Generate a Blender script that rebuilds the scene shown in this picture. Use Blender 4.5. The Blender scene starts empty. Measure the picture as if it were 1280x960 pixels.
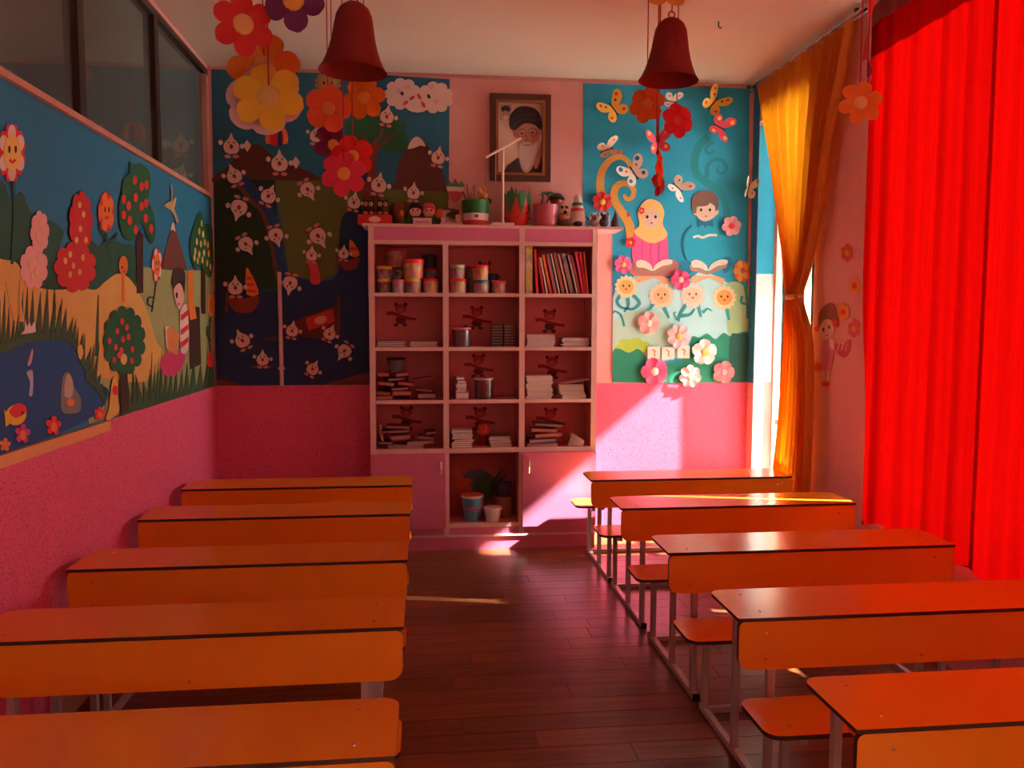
import bpy, bmesh, math, random
from mathutils import Vector, Matrix
random.seed(7)
S = bpy.context.scene
COL = S.collection
PI = math.pi
R = math.radians

# ------------------------------------------------------------------ camera
TH, PT, RO, FPX, EYE = .1092, .0764, .0019, 1026.9, 1.66
fwd = Vector((math.sin(TH)*math.cos(PT), math.cos(TH)*math.cos(PT), -math.sin(PT)))
rgt = Vector((math.cos(TH), -math.sin(TH), 0))
upv = rgt.cross(fwd)
rgt, upv = rgt*math.cos(RO)+upv*math.sin(RO), upv*math.cos(RO)-rgt*math.sin(RO)
cam = bpy.data.cameras.new('camera'); camo = bpy.data.objects.new('camera', cam); COL.objects.link(camo)
camo.matrix_world = Matrix(((rgt.x, upv.x, -fwd.x, 0), (rgt.y, upv.y, -fwd.y, 0), (rgt.z, upv.z, -fwd.z, EYE), (0, 0, 0, 1)))
cam.sensor_width = 36; cam.lens = FPX/1280*36; cam.clip_start = .05
S.camera = camo

# ------------------------------------------------------------------ light and exposure
S.view_settings.view_transform = 'Standard'
S.view_settings.look = 'None'
S.view_settings.exposure = 0.15
S.view_settings.gamma = 1
SKY, SUN = 8.5, 140.0
W = bpy.data.worlds.new('sky'); S.world = W; W.use_nodes = True
wn = W.node_tree.nodes; wl = W.node_tree.links
bg = wn['Background']; tcw = wn.new('ShaderNodeTexCoord'); sep = wn.new('ShaderNodeSeparateXYZ'); rmp = wn.new('ShaderNodeValToRGB')
wl.new(tcw.outputs['Generated'], sep.inputs[0]); wl.new(sep.outputs['Z'], rmp.inputs[0]); wl.new(rmp.outputs[0], bg.inputs[0])
rmp.color_ramp.elements[0].color = (1, .97, .92, 1); rmp.color_ramp.elements[0].position = 0.0
rmp.color_ramp.elements[1].color = (.62, .80, 1, 1); rmp.color_ramp.elements[1].position = .9
bg.inputs[1].default_value = SKY
sl = bpy.data.lights.new('sun', 'SUN'); so = bpy.data.objects.new('sun', sl); COL.objects.link(so)
sl.energy = SUN; sl.angle = R(1.4); sl.color = (1, .93, .82)
so.location = (8, 2, 8)
so.rotation_euler = Vector((-1, .22, -.85)).to_track_quat('-Z', 'Y').to_euler()

# room survey (metres)
XL, XR, YB, YF, ZC, ZD, ZW = -1.49, 2.52, 6.15, -3.2, 3.45, 1.186, 2.525
WT = .22
WIN = [(5.10, 6.03, .45, 3.15), (.60, 4.308, .615, 3.38), (-1.6, .0, .95, 2.45)]   # right-hand windows: y0 y1 z0 z1

def portal(y0, y1, z0, z1):
    l = bpy.data.lights.new('window_portal', 'AREA'); l.shape = 'RECTANGLE'; l.size = y1-y0; l.size_y = z1-z0
    l.cycles.is_portal = True
    o = bpy.data.objects.new('window_portal', l); COL.objects.link(o)
    o.location = (XR+WT+.03, (y0+y1)/2, (z0+z1)/2)
    o.rotation_euler = Matrix(((0, 0, 1), (1, 0, 0), (0, 1, 0))).to_euler()
for w in WIN: portal(*w)

# ------------------------------------------------------------------ materials
MC = {}
def M(rgb, rough=.6, kind='plain', amt=.10, scale=9, metal=0.0, coat=0.0):
    key = (tuple(rgb), rough, kind, amt, scale, metal, coat)
    if key in MC: return MC[key]
    m = bpy.data.materials.new('paint_%d' % len(MC)); m.use_nodes = True; MC[key] = m
    nt = m.node_tree; n = nt.nodes; l = nt.links; b = n['Principled BSDF']
    b.inputs['Roughness'].default_value = rough; b.inputs['Metallic'].default_value = metal
    b.inputs['Coat Weight'].default_value = coat
    tc = n.new('ShaderNodeTexCoord'); no = n.new('ShaderNodeTexNoise'); no.inputs['Scale'].default_value = scale; no.inputs['Detail'].default_value = 3
    mix = n.new('ShaderNodeMix'); mix.data_type = 'RGBA'
    c = Vector(rgb[:3])
    mix.inputs[6].default_value = (*(c*(1-amt)), 1); mix.inputs[7].default_value = (*[min(1, v*(1+amt)) for v in c], 1)
    l.new(tc.outputs['Object'], no.inputs['Vector']); l.new(no.outputs['Fac'], mix.inputs[0])
    last = mix.outputs[2]
    if kind == 'dots':
        vo = n.new('ShaderNodeTexVoronoi'); vo.inputs['Scale'].default_value = 75; vo.inputs['Randomness'].default_value = .85
        lt = n.new('ShaderNodeMath'); lt.operation = 'LESS_THAN'; lt.inputs[1].default_value = .27
        m2 = n.new('ShaderNodeMix'); m2.data_type = 'RGBA'; m2.inputs[7].default_value = (.42, .03, .10, 1)
        l.new(tc.outputs['Object'], vo.inputs['Vector']); l.new(vo.outputs['Distance'], lt.inputs[0])
        l.new(lt.outputs[0], m2.inputs[0]); l.new(last, m2.inputs[6]); last = m2.outputs[2]
    if kind == 'wood':
        mp = n.new('ShaderNodeMapping'); mp.inputs['Scale'].default_value = (1.6, 26, 26)
        oi = n.new('ShaderNodeObjectInfo'); ad = n.new('ShaderNodeVectorMath'); ad.operation = 'ADD'
        n2 = n.new('ShaderNodeTexNoise'); n2.inputs['Scale'].default_value = 1.5; n2.inputs['Detail'].default_value = 6
        r2 = n.new('ShaderNodeValToRGB'); r2.color_ramp.elements[0].position = .3; r2.color_ramp.elements[1].position = .75
        r2.color_ramp.elements[0].color = (*(c*.55), 1); r2.color_ramp.elements[1].color = (*(c*1.25), 1)
        l.new(tc.outputs['Object'], mp.inputs[0]); l.new(mp.outputs[0], ad.inputs[0]); l.new(oi.outputs['Location'], ad.inputs[1])
        l.new(ad.outputs[0], n2.inputs['Vector']); l.new(n2.outputs['Fac'], r2.inputs[0])
        hs = n.new('ShaderNodeHueSaturation'); mr = n.new('ShaderNodeMapRange'); mr.inputs[3].default_value = .75; mr.inputs[4].default_value = 1.25
        l.new(oi.outputs['Random'], mr.inputs[0]); l.new(mr.outputs[0], hs.inputs['Value']); l.new(r2.outputs[0], hs.inputs['Color']); last = hs.outputs[0]
    if kind == 'label':      # busy printed paper label
        vo = n.new('ShaderNodeTexVoronoi'); vo.inputs['Scale'].default_value = 34
        hs = n.new('ShaderNodeMix'); hs.data_type = 'RGBA'; hs.inputs[0].default_value = .30
        l.new(tc.outputs['Object'], vo.inputs['Vector']); l.new(last, hs.inputs[6]); l.new(vo.outputs['Color'], hs.inputs[7]); last = hs.outputs[2]
    l.new(last, b.inputs['Base Color'])
    return m

def cloth(rgb, trans, mixf=.6, scale=400):
    m = bpy.data.materials.new('curtain_cloth'); m.use_nodes = True; nt = m.node_tree; n = nt.nodes; l = nt.links
    n.remove(n['Principled BSDF']); out = n['Material Output']
    d = n.new('ShaderNodeBsdfDiffuse'); t = n.new('ShaderNodeBsdfTranslucent'); mx = n.new('ShaderNodeMixShader'); mx.inputs[0].default_value = mixf
    tc = n.new('ShaderNodeTexCoord'); mp = n.new('ShaderNodeMapping'); mp.inputs['Scale'].default_value = (1, 1, .04)
    no = n.new('ShaderNodeTexNoise'); no.inputs['Scale'].default_value = 60
    l.new(tc.outputs['Object'], mp.inputs[0]); l.new(mp.outputs[0], no.inputs['Vector'])
    for sh, c in ((d, rgb), (t, trans)):
        mi = n.new('ShaderNodeMix'); mi.data_type = 'RGBA'
        mi.inputs[6].default_value = (*[v*.8 for v in c], 1); mi.inputs[7].default_value = (*[min(1, v*1.15) for v in c], 1)
        l.new(no.outputs['Fac'], mi.inputs[0]); l.new(mi.outputs[2], sh.inputs['Color'])
    l.new(d.outputs[0], mx.inputs[1]); l.new(t.outputs[0], mx.inputs[2]); l.new(mx.outputs[0], out.inputs[0])
    return m

def glass(tint=(.9, .95, .95), ior=1.5, dust=0):
    m = bpy.data.materials.new('pane_glass'); m.use_nodes = True; nt = m.node_tree; n = nt.nodes; l = nt.links
    n.remove(n['Principled BSDF']); out = n['Material Output']
    t = n.new('ShaderNodeBsdfTransparent'); t.inputs[0].default_value = (*tint, 1)
    g = n.new('ShaderNodeBsdfGlossy'); g.inputs['Roughness'].default_value = .02
    f = n.new('ShaderNodeFresnel'); f.inputs[0].default_value = ior
    no = n.new('ShaderNodeTexNoise'); no.inputs['Scale'].default_value = 2; bp = n.new('ShaderNodeBump'); bp.inputs['Strength'].default_value = .01
    l.new(no.outputs['Fac'], bp.inputs['Height']); l.new(bp.outputs[0], g.inputs['Normal'])
    mx = n.new('ShaderNodeMixShader'); l.new(f.outputs[0], mx.inputs[0]); l.new(t.outputs[0], mx.inputs[1]); l.new(g.outputs[0], mx.inputs[2]); last = mx.outputs[0]
    if dust:
        d = n.new('ShaderNodeBsdfDiffuse'); d.inputs[0].default_value = (.34, .42, .42, 1); m2 = n.new('ShaderNodeMixShader'); m2.inputs[0].default_value = dust
        l.new(last, m2.inputs[1]); l.new(d.outputs[0], m2.inputs[2]); last = m2.outputs[0]
    l.new(last, out.inputs[0])
    return m

WHITE = M((.78, .72, .66), .5); CREAM = M((.78, .60, .36), .6); BLACK = M((.02, .018, .018), .5)
PINKW = M((.74, .36, .33), .8); CEIL = M((.72, .62, .52), .9, amt=.05, scale=2)
DADO = M((.80, .11, .22), .65, 'dots', amt=.06); FLOOR = M((.235, .066, .022), .28, 'wood')
ORANGE = M((.86, .245, .012), .20, amt=.07, scale=5); EDGE = M((.055, .022, .012), .5)
STEEL = M((.55, .50, .48), .45, metal=.3); CHROME = M((.8, .78, .76), .25, metal=1.0)
SKYBL = M((.018, .20, .38), .7, amt=.12, scale=3); GLASS = glass(); SKIN = M((.80, .58, .44), .7)
RED = M((.62, .02, .02), .6); DRED = M((.30, .015, .015), .6); DGREEN = M((.02, .10, .04), .7); YEL = M((.85, .50, .06), .6); TAN = M((.75, .45, .13), .7)

# ------------------------------------------------------------------ object helpers
def wl_of(p):
    v = Vector((0, 0, 0))
    while p is not None: v += p.location; p = p.parent
    return v
def mk(name, bm, mats, parent=None, smooth=False, local=False):
    """one mesh object from a bmesh given in world metres (or in the parent's frame when local)"""
    me = bpy.data.meshes.new(name)
    bmesh.ops.recalc_face_normals(bm, faces=bm.faces)
    o = bpy.data.objects.new(name, me); COL.objects.link(o)
    if parent is not None:
        o.parent = parent
        off = Vector((0, 0, 0)) if local else wl_of(parent)
    elif local: off = Vector((0, 0, 0))
    else:
        xs = [v.co for v in bm.verts]
        off = Vector(((min(c.x for c in xs)+max(c.x for c in xs))/2, (min(c.y for c in xs)+max(c.y for c in xs))/2, min(c.z for c in xs)))
        o.location = off
    if off.length: bmesh.ops.translate(bm, verts=bm.verts, vec=-off)
    for mm in (mats if isinstance(mats, (list, tuple)) else [mats]): me.materials.append(mm)
    if smooth:
        for f in bm.faces: f.smooth = True
    bm.to_mesh(me); bm.free()
    if smooth and hasattr(me, 'set_sharp_from_angle'): me.set_sharp_from_angle(angle=R(40))
    return o
def tag(o, label, cat, group=None, kind=None):
    o['label'] = label; o['category'] = cat
    if group: o['group'] = group
    if kind: o['kind'] = kind
    return o
def root(name, loc, label, cat, group=None, rot=None):
    o = bpy.data.objects.new(name, None); COL.objects.link(o); o.location = loc; o.empty_display_size = .05
    if rot: o.rotation_euler = rot
    return tag(o, label, cat, group)
def struct(o): o['kind'] = 'structure'; return o
def copy_tree(o, parent=None):
    c = o.copy(); COL.objects.link(c)
    if parent is not None: c.parent = parent
    for ch in list(o.children): copy_tree(ch, c)
    return c
def NB(): return bmesh.new()
def box(bm, x0, x1, y0, y1, z0, z1, front=0, side=0, rot=None, piv=None):
    v = [bm.verts.new((x, y, z)) for x in (x0, x1) for y in (y0, y1) for z in (z0, z1)]
    fs = [(0, 1, 3, 2), (4, 6, 7, 5), (0, 4, 5, 1), (2, 3, 7, 6), (0, 2, 6, 4), (1, 5, 7, 3)]
    for i, f in enumerate(fs):
        F = bm.faces.new([v[k] for k in f]); F.material_index = front if i == 2 else side
    if rot: bmesh.ops.rotate(bm, verts=v, cent=piv or ((x0+x1)/2, (y0+y1)/2, (z0+z1)/2), matrix=rot)
    return v
def B(*a, **k): bm = NB(); box(bm, *a, **k); return bm
def tube(bm, pts, r, n=8, r1=None):
    pts = [Vector(p) for p in pts]; rings = []
    for i, p in enumerate(pts):
        d = (pts[min(i+1, len(pts)-1)]-pts[max(i-1, 0)]).normalized()
        a = d.orthogonal().normalized(); b = d.cross(a)
        if rings:
            a = (pa-d*pa.dot(d)).normalized(); b = d.cross(a)
        pa = a; rr = r if r1 is None else r+(r1-r)*i/(len(pts)-1)
        rings.append([bm.verts.new(p+(a*math.cos(2*PI*k/n)+b*math.sin(2*PI*k/n))*rr) for k in range(n)])
    for q, w in zip(rings, rings[1:]):
        for k in range(n): bm.faces.new((q[k], q[(k+1) % n], w[(k+1) % n], w[k]))
    bm.faces.new(rings[0][::-1]); bm.faces.new(rings[-1])
    return bm
def lathe(bm, c, prof, n=24, closed=True, sx=1, sy=1):
    c = Vector(c); rings = []
    for r, z in prof: rings.append([bm.verts.new(c+Vector((sx*r*math.cos(2*PI*k/n), sy*r*math.sin(2*PI*k/n), z))) for k in range(n)])
    for q, w in zip(rings, rings[1:]):
        for k in range(n): bm.faces.new((q[k], q[(k+1) % n], w[(k+1) % n], w[k]))
    if closed:
        if prof[0][0] > 1e-6: bm.faces.new(rings[0][::-1])
        if prof[-1][0] > 1e-6: bm.faces.new(rings[-1])
    bmesh.ops.remove_doubles(bm, verts=bm.verts, dist=1e-6)
    return bm
def ball(bm, c, rx, ry=None, rz=None, u=14, v=9):
    ret = bmesh.ops.create_uvsphere(bm, u_segments=u, v_segments=v, radius=1)
    bmesh.ops.scale(bm, verts=ret['verts'], vec=(rx, ry or rx, rz or rx)); bmesh.ops.translate(bm, verts=ret['verts'], vec=c)
    return bm
def rrect(x0, x1, y0, y1, r, n=5):
    """rounded rectangle outline; r = radii at (x0y0, x1y0, x1y1, x0y1)"""
    pts = []
    for (cx, cy, a0), rr in zip(((x0, y0, 180), (x1, y0, 270), (x1, y1, 0), (x0, y1, 90)), r):
        if rr <= 0: pts.append((cx, cy)); continue
        ox = cx+rr if cx == x0 else cx-rr; oy = cy+rr if cy == y0 else cy-rr
        for k in range(n+1): a = R(a0+90*k/n); pts.append((ox+rr*math.cos(a), oy+rr*math.sin(a)))
    return pts
def slab(bm, pts, fmap, a, b, side=0):
    """prism between offsets a and b of a 2D outline; fmap(x,y,t) gives the 3D point"""
    lo = [bm.verts.new(fmap(x, y, a)) for x, y in pts]; hi = [bm.verts.new(fmap(x, y, b)) for x, y in pts]
    bm.faces.new(lo[::-1]); bm.faces.new(hi); n = len(pts)
    for k in range(n): bm.faces.new((lo[k], lo[(k+1) % n], hi[(k+1) % n], hi[k])).material_index = side
    return bm

# survey: a sight line of the photograph met with a real surface of the room
def ray(px, py): return fwd+rgt*((px-640)/FPX)+upv*((480-py)/FPX)
def atY(px, py, Y): d = ray(px, py); return Vector((0, 0, EYE))+d*(Y/d.y)
def atX(px, py, X): d = ray(px, py); return Vector((0, 0, EYE))+d*(X/d.x)
PLANE = {'B': lambda x, y, t: atY(x, y, YB)-Vector((0, t, 0)), 'L': lambda x, y, t: atX(x, y, XL)+Vector((t, 0, 0)),
         'R': lambda x, y, t: atX(x, y, XR)-Vector((t, 0, 0))}
def ell(cx, cy, rx, ry=None, rot=0, n=16):
    ry = ry or rx; c, s = math.cos(R(rot)), math.sin(R(rot))
    return [(cx+rx*math.cos(t)*c-ry*math.sin(t)*s, cy+rx*math.cos(t)*s+ry*math.sin(t)*c) for t in [2*PI*k/n for k in range(n)]]
def scal(cx, cy, rx, ry=None, n=6, dep=.3, rot=0, m=8):
    ry = ry or rx; out = []
    for k in range(n*m):
        t = 2*PI*k/(n*m); q = 1-dep+dep*abs(math.sin(n*t/2))**.6
        out.append((cx+rx*q*math.cos(t+rot), cy+ry*q*math.sin(t+rot)))
    return out
def spl(p, n=4):
    out = []; N = len(p)
    for i in range(N):
        a, b, c, d = p[i-1], p[i], p[(i+1) % N], p[(i+2) % N]
        for k in range(n):
            t = k/n
            out.append(tuple(.5*(2*b[j]+(c[j]-a[j])*t+(2*a[j]-5*b[j]+4*c[j]-d[j])*t*t+(3*b[j]-a[j]-3*c[j]+d[j])*t**3) for j in (0, 1)))
    return out
def osp(p, n=5):
    q = [p[0]]+list(p)+[p[-1]]; out = []
    for i in range(1, len(q)-2):
        a, b, c, d = q[i-1:i+3]
        for k in range(n):
            t = k/n
            out.append(tuple(.5*(2*b[j]+(c[j]-a[j])*t+(2*a[j]-5*b[j]+4*c[j]-d[j])*t*t+(3*b[j]-a[j]-3*c[j]+d[j])*t**3) for j in (0, 1)))
    return out+[tuple(p[-1])]
def rib(p, w0, w1=None, n=5):
    p = osp(p, n); w1 = w0 if w1 is None else w1; L_, R_ = [], []
    for i, q in enumerate(p):
        a, b = p[max(i-1, 0)], p[min(i+1, len(p)-1)]; dx, dy = b[0]-a[0], b[1]-a[1]; l = math.hypot(dx, dy) or 1
        w = (w0+(w1-w0)*i/(len(p)-1))/2
        L_.append((q[0]-dy/l*w, q[1]+dx/l*w)); R_.append((q[0]+dy/l*w, q[1]-dx/l*w))
    return L_+R_[::-1]
def spikes(p, h, n, lean=0):
    """grass fringe: outline along polyline p with n blades of height h"""
    p = osp(p, 6); out = []; N = len(p)-1
    for k in range(n):
        t = k/n*N; i = int(t); u = t-i; x = p[i][0]+(p[i+1][0]-p[i][0])*u; y = p[i][1]+(p[i+1][1]-p[i][1])*u
        t2 = (k+.5)/n*N; i2 = int(t2); u2 = t2-i2; x2 = p[i2][0]+(p[i2+1][0]-p[i2][0])*u2; y2 = p[i2][1]+(p[i2+1][1]-p[i2][1])*u2
        out += [(x, y), (x2+lean*random.uniform(.3, 1), y2-h*random.uniform(.5, 1.1))]
    return out+[p[-1]]
LIM = {}
def art(par, name, pts, mat, plane, layer, thick=.0011, label=None):
    pts = [p for i, p in enumerate(pts) if math.hypot(p[0]-pts[i-1][0], p[1]-pts[i-1][1]) > 1e-3]
    a = .003+layer*.0012
    lim = LIM.get(par.name); f0 = PLANE[plane]
    def f(x, y, t):
        p = f0(x, y, t)
        if lim: p = Vector((min(max(p.x, lim[0]), lim[1]), min(max(p.y, lim[2]), lim[3]), min(max(p.z, lim[4]), lim[5])))
        return p
    o = mk(name, slab(NB(), pts, f, a-.0012 if layer else 0, a-.0012+thick), mat, par)
    if label: o['label'] = label
    return o

# ------------------------------------------------------------------ the room
fl = struct(mk('floor', B(XL-.2, XR+WT, YF-.1, YB+.1, -.12, -.012), M((.07, .025, .014), .8)))
PW, PL = .135, 1.25
pk = bpy.data.meshes.new('plank'); b_ = NB(); box(b_, 0, PL-.003, 0, PW-.003, -.012, 0); bmesh.ops.bevel(b_, geom=[e for e in b_.edges if e.verts[0].co.z > -.001 and e.verts[1].co.z > -.001], offset=.0015, segments=1)
b_.to_mesh(pk); b_.free(); pk.materials.append(FLOOR)
row = 0; y = .9
while y < YB-.02:
    x = XL-random.uniform(0, .9)
    while x < XR:
        o = bpy.data.objects.new('plank', None if False else pk)
        x0 = max(x, XL+.001); x1 = min(x+PL, XR-.001)
        if x1-x0 > .04:
            COL.objects.link(o); o.parent = fl; o.location = Vector((x0, y, 0))-fl.location; o.scale = ((x1-x0)/PL, 1, 1)
            if y+PW > YB: o.scale.y = (YB-.002-y)/PW
        x += PL
    y += PW; row += 1
o = mk('plank', B(XL+.001, XR-.001, YF, .9, -.012, -.0005), FLOOR, fl); o['kind'] = 'stuff'

struct(mk('ceiling', B(XL-.2, XR+WT, YF-.1, YB+.1, ZC, ZC+.15), CEIL))
struct(mk('wall_back', B(XL-.2, XR+WT+.02, YB, YB+.2, -.1, ZC), PINKW))
struct(mk('wall_front', B(XL-.2, XR+WT, YF-.2, YF, -.1, ZC), PINKW))
bm = NB(); box(bm, XL-.12, XL, YF, YB, -.1, ZW); box(bm, XL-.12, XL, YF, YB, ZC-.04, ZC); box(bm, XL-.12, XL, 6.10, YB, ZW, ZC-.04); box(bm, XL-.12, XL, YF, .6, ZW, ZC-.04)
struct(mk('wall_left', bm, PINKW))
bm = NB(); ys = YF
for y0, y1, z0, z1 in sorted(WIN, key=lambda w: w[0]):
    box(bm, XR, XR+WT, ys, y0, -.1, ZC); box(bm, XR, XR+WT, y0, y1, -.1, z0); box(bm, XR, XR+WT, y0, y1, z1, ZC); ys = y1
box(bm, XR, XR+WT, ys, YB, -.1, ZC)
struct(mk('wall_right', bm, PINKW))
# corridor behind the high panes
bm = NB(); box(bm, -3.3, -3.2, .3, YB+.1, ZW-.6, ZC+.1); box(bm, -3.2, XL-.13, .3, YB+.1, ZC, ZC+.1); box(bm, -3.2, XL-.13, .3, YB+.1, ZW-.6, ZW-.5); box(bm, -3.2, XL-.13, YB+.1, YB+.2, ZW-.6, ZC); box(bm, -3.2, XL-.13, .2, .3, ZW-.6, ZC)
struct(mk('wall_corridor', bm, M((.10, .10, .10), .9)))
# dado wallpaper, rails, crown strip
T = .004
struct(mk('trim_1', B(XL+.001, XL+T, YF+.01, YB-.001, .09, ZD), DADO))
struct(mk('trim_2', B(XL+T, XR-.001, YB-T, YB-.0005, .09, ZD), DADO))
struct(mk('trim_3', B(XL+.001, XL+.022, YF+.01, 4.05, ZD-.045, ZD), M((.80, .36, .13), .5)))
struct(mk('trim_4', B(XL+.001, XR-.001, YB-.012, YB-.0005, ZC-.022, ZC-.001), M((.62, .28, .25), .8)))
struct(mk('baseboard_left', B(XL+.001, XL+.014, YF+.01, YB-.001, 0, .088), M((.45, .22, .12), .5)))
struct(mk('baseboard_back', B(XL+.015, XR-.001, YB-.014, YB-.0005, 0, .088), M((.45, .22, .12), .5)))
# outside: balcony slab over the windows and the yard below
struct(mk('trim_5', B(XR+WT+.02, XR+1.95, 4.62, 7.0, 3.40, 3.55), M((.7, .68, .64), .8)))
struct(mk('ground', B(XR+3, 60, -40, 50, -3.9, -3.7), M((.42, .40, .36), .9)))

# windows in the right-hand wall
def window(i, y0, y1, z0, z1, mull, rails):
    f = WHITE if i != 1 else M((.72, .62, .40), .5)
    bm = NB(); X0, X1 = XR+WT-.07, XR+WT-.02
    e1 = .015 if i == 1 else .05
    box(bm, X0, X1, y0, y0+.05, z0, z1); box(bm, X0, X1, y1-e1, y1, z0, z1); box(bm, X0, X1, y0+.05, y1-e1, z0, z0+.05); box(bm, X0, X1, y0+.05, y1-e1, z1-.05, z1)
    o = struct(mk('window_%d' % i, bm, f))
    for m in mull: mk('mullion', B(X0, X1, m-.022, m+.022, z0+.05, z1-.05), f, o)
    for z in rails: mk('rail', B(X0+.002, X1-.002, y0+.05, y1-.05, z-.02, z+.02), f, o)
    e = [y0]+list(mull)+[y1]
    for a, b in zip(e, e[1:]): mk('pane', B(X0+.022, X0+.027, a+.03, b-.03, z0+.04, z1-.04), GLASS, o)
    s = mk('sill', B(XR-.02, X0, y0+.002, y1-.002, z0-.03, z0), WHITE, o)
window(1, *WIN[0], [5.56], [.90])
window(2, *WIN[1], [1.5, 2.4, 3.3], [])
window(3, *WIN[2], [-.8], [])

# high panes of the left wall
DARKW = M((.035, .018, .012), .5)
def Lz(px, py): return atX(px, py, XL)
posts = [Lz(100, 100).y, Lz(195, 120).y, 6.075]
fr = struct(mk('window_4', B(XL-.06, XL+.012, .62, 6.098, ZC-.085, ZC-.042), DARKW))
sl_ = mk('sill', B(XL-.06, XL+.02, .62, 6.098, ZW+.001, ZW+.028), M((.62, .30, .22), .6), fr)
for k, y in enumerate([1.5, 2.6]+posts): mk('post', B(XL-.05, XL+.012, y-.035, y+.035, ZW+.028, ZC-.085), DARKW if k < 4 else M((.55, .28, .24), .6), fr)
e = [.62, 1.5, 2.6]+posts
PANE = glass((.55, .58, .55), 1.9, .22)
for a, b in zip(e, e[1:]): mk('pane', B(XL-.025, XL-.019, a+.035 if a > .7 else a, b-.035, ZW+.028, ZC-.085), PANE, fr)

# ------------------------------------------------------------------ curtains
def sheet(name, cols, rows, fn, mat, parent=None):
    bm = NB(); g = [[bm.verts.new(fn(i/cols, j/rows)) for i in range(cols+1)] for j in range(rows+1)]
    for j in range(rows):
        for i in range(cols): bm.faces.new((g[j][i], g[j][i+1], g[j+1][i+1], g[j+1][i]))
    return mk(name, bm, mat, parent, smooth=True)
def lerp(tab, z):
    for (z0, v0), (z1, v1) in zip(tab, tab[1:]):
        if z0 >= z >= z1: t = (z0-z)/(z0-z1); t2 = t; return v0+(v1-v0)*t2
    return tab[-1][1] if z < tab[-1][0] else tab[0][1]
YX = 2.44
def ytab(pts): return [(p.z, p.y) for p in (atX(x, y, YX) for x, y in osp(pts, 4))]
ye0 = ytab([(945, 101), (953, 150), (963, 210), (976, 290), (985, 345), (990, 371), (985, 400), (979, 480), (974, 540), (965, 613)])
ye1 = ytab([(1066, 30), (1052, 100), (1038, 170), (1024, 260), (1012, 335), (1003, 371), (1011, 410), (1014, 460), (1013, 530), (1009, 613)])
ZT, ZBm = 3.372, .50
def yfn(u, v):
    z = ZT+(ZBm-ZT)*v; a, b = lerp(ye0, z), lerp(ye1, z); w = abs(b-a)
    y = a+(b-a)*u
    ph = 2*PI*(u*9+.30*math.sin(7*u)); am = .020+.012*min(1, (1.5-w) if w < 1.4 else .1)
    return Vector((YX+am*math.sin(ph)+.006*math.sin(3*ph+1)-.02*max(0, 1-abs(z-1.83)/.3), y+.008*math.cos(ph), z))
yc = root('yellow_curtain', (YX, 5.2, .5), 'long amber yellow curtain tied in the middle at the corner window', 'curtain')
sheet('drape', 132, 60, yfn, cloth((.72, .27, .06), (.80, .30, .008), .5), yc)
p = atX(996, 371, YX)
bm = NB(); lathe(bm, (YX-.015, p.y, p.z-.018), [(.075, 0), (.088, .009), (.088, .027), (.075, .036)], 18, sx=.62)
mk('tie_band', bm, M((.80, .42, .12), .7), yc)
def rod(y0, y1, x, z, label):
    r = root('curtain_rod', (x, (y0+y1)/2, z), label, 'curtain rod')
    mk('rail', tube(NB(), [(x, y0, z), (x, y1, z)], .009, 8), CHROME, r); mk('rail', tube(NB(), [(x+.03, y0, z-.012), (x+.03, y1, z-.012)], .006, 8), CHROME, r)
    for y in (y0+.1, y1-.06): mk('bracket', B(x-.012, XR-.001, y-.012, y+.012, z+.008, z+.022), BLACK, r)
rod(4.42, 6.12, 2.44, 3.392, 'thin metal curtain rod above the yellow curtain')
rc0, rc1, RX = 4.27, .8, 2.424
def rfn(u, v):
    zb = .575-.035*min(1, u*2.5); z = 3.31+(zb-3.31)*v; y = rc0+(rc1-rc0)*u+.03*(1-u)**8*(lambda q: q*q*(3-2*q))(min(1, max(0, (z-.9)/1.1)))
    s = (rc0-y); ph = 2*PI*(s*4.6+.28*math.sin(2.9*s+.5)+.15*math.sin(9*s)); am = .014+.012*math.sin(5*s+1)**2
    x = RX-.008*v**2 + am*math.sin(ph)*(.7+.3*v)+.005*math.sin(3.1*ph)
    hem = .004*math.sin(ph*1.0)-(.05*max(0, 1-s/.16) if v > .96 else 0)
    return Vector((x, y+.010*math.cos(ph), z+(hem+.006*math.sin(4*s) if v > .9 else 0)))
rc = root('red_curtain', (RX, 2.6, .54), 'full length bright red curtain hanging over the right window', 'curtain')
CRED = cloth((.34, .002, .002), (.088, .0002, .00013), .55)
sheet('drape', 420, 40, rfn, CRED, rc)
def hfn(u, v):
    p = rfn(u, .02*v); return p+Vector((-.014, -.03*(1-u), 0.0))
def hfn(u, v):
    y = rc0-.02+(rc1-rc0)*u*.98; s = rc0-y
    return Vector((RX-.05+.008*math.sin(s*40), y, 3.32-.10*v))
sheet('heading', 200, 4, hfn, M((.20, .006, .008), .8), rc)
rod(.7, 4.30, 2.455, 3.335, 'curtain rod carrying the red curtain')

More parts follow.
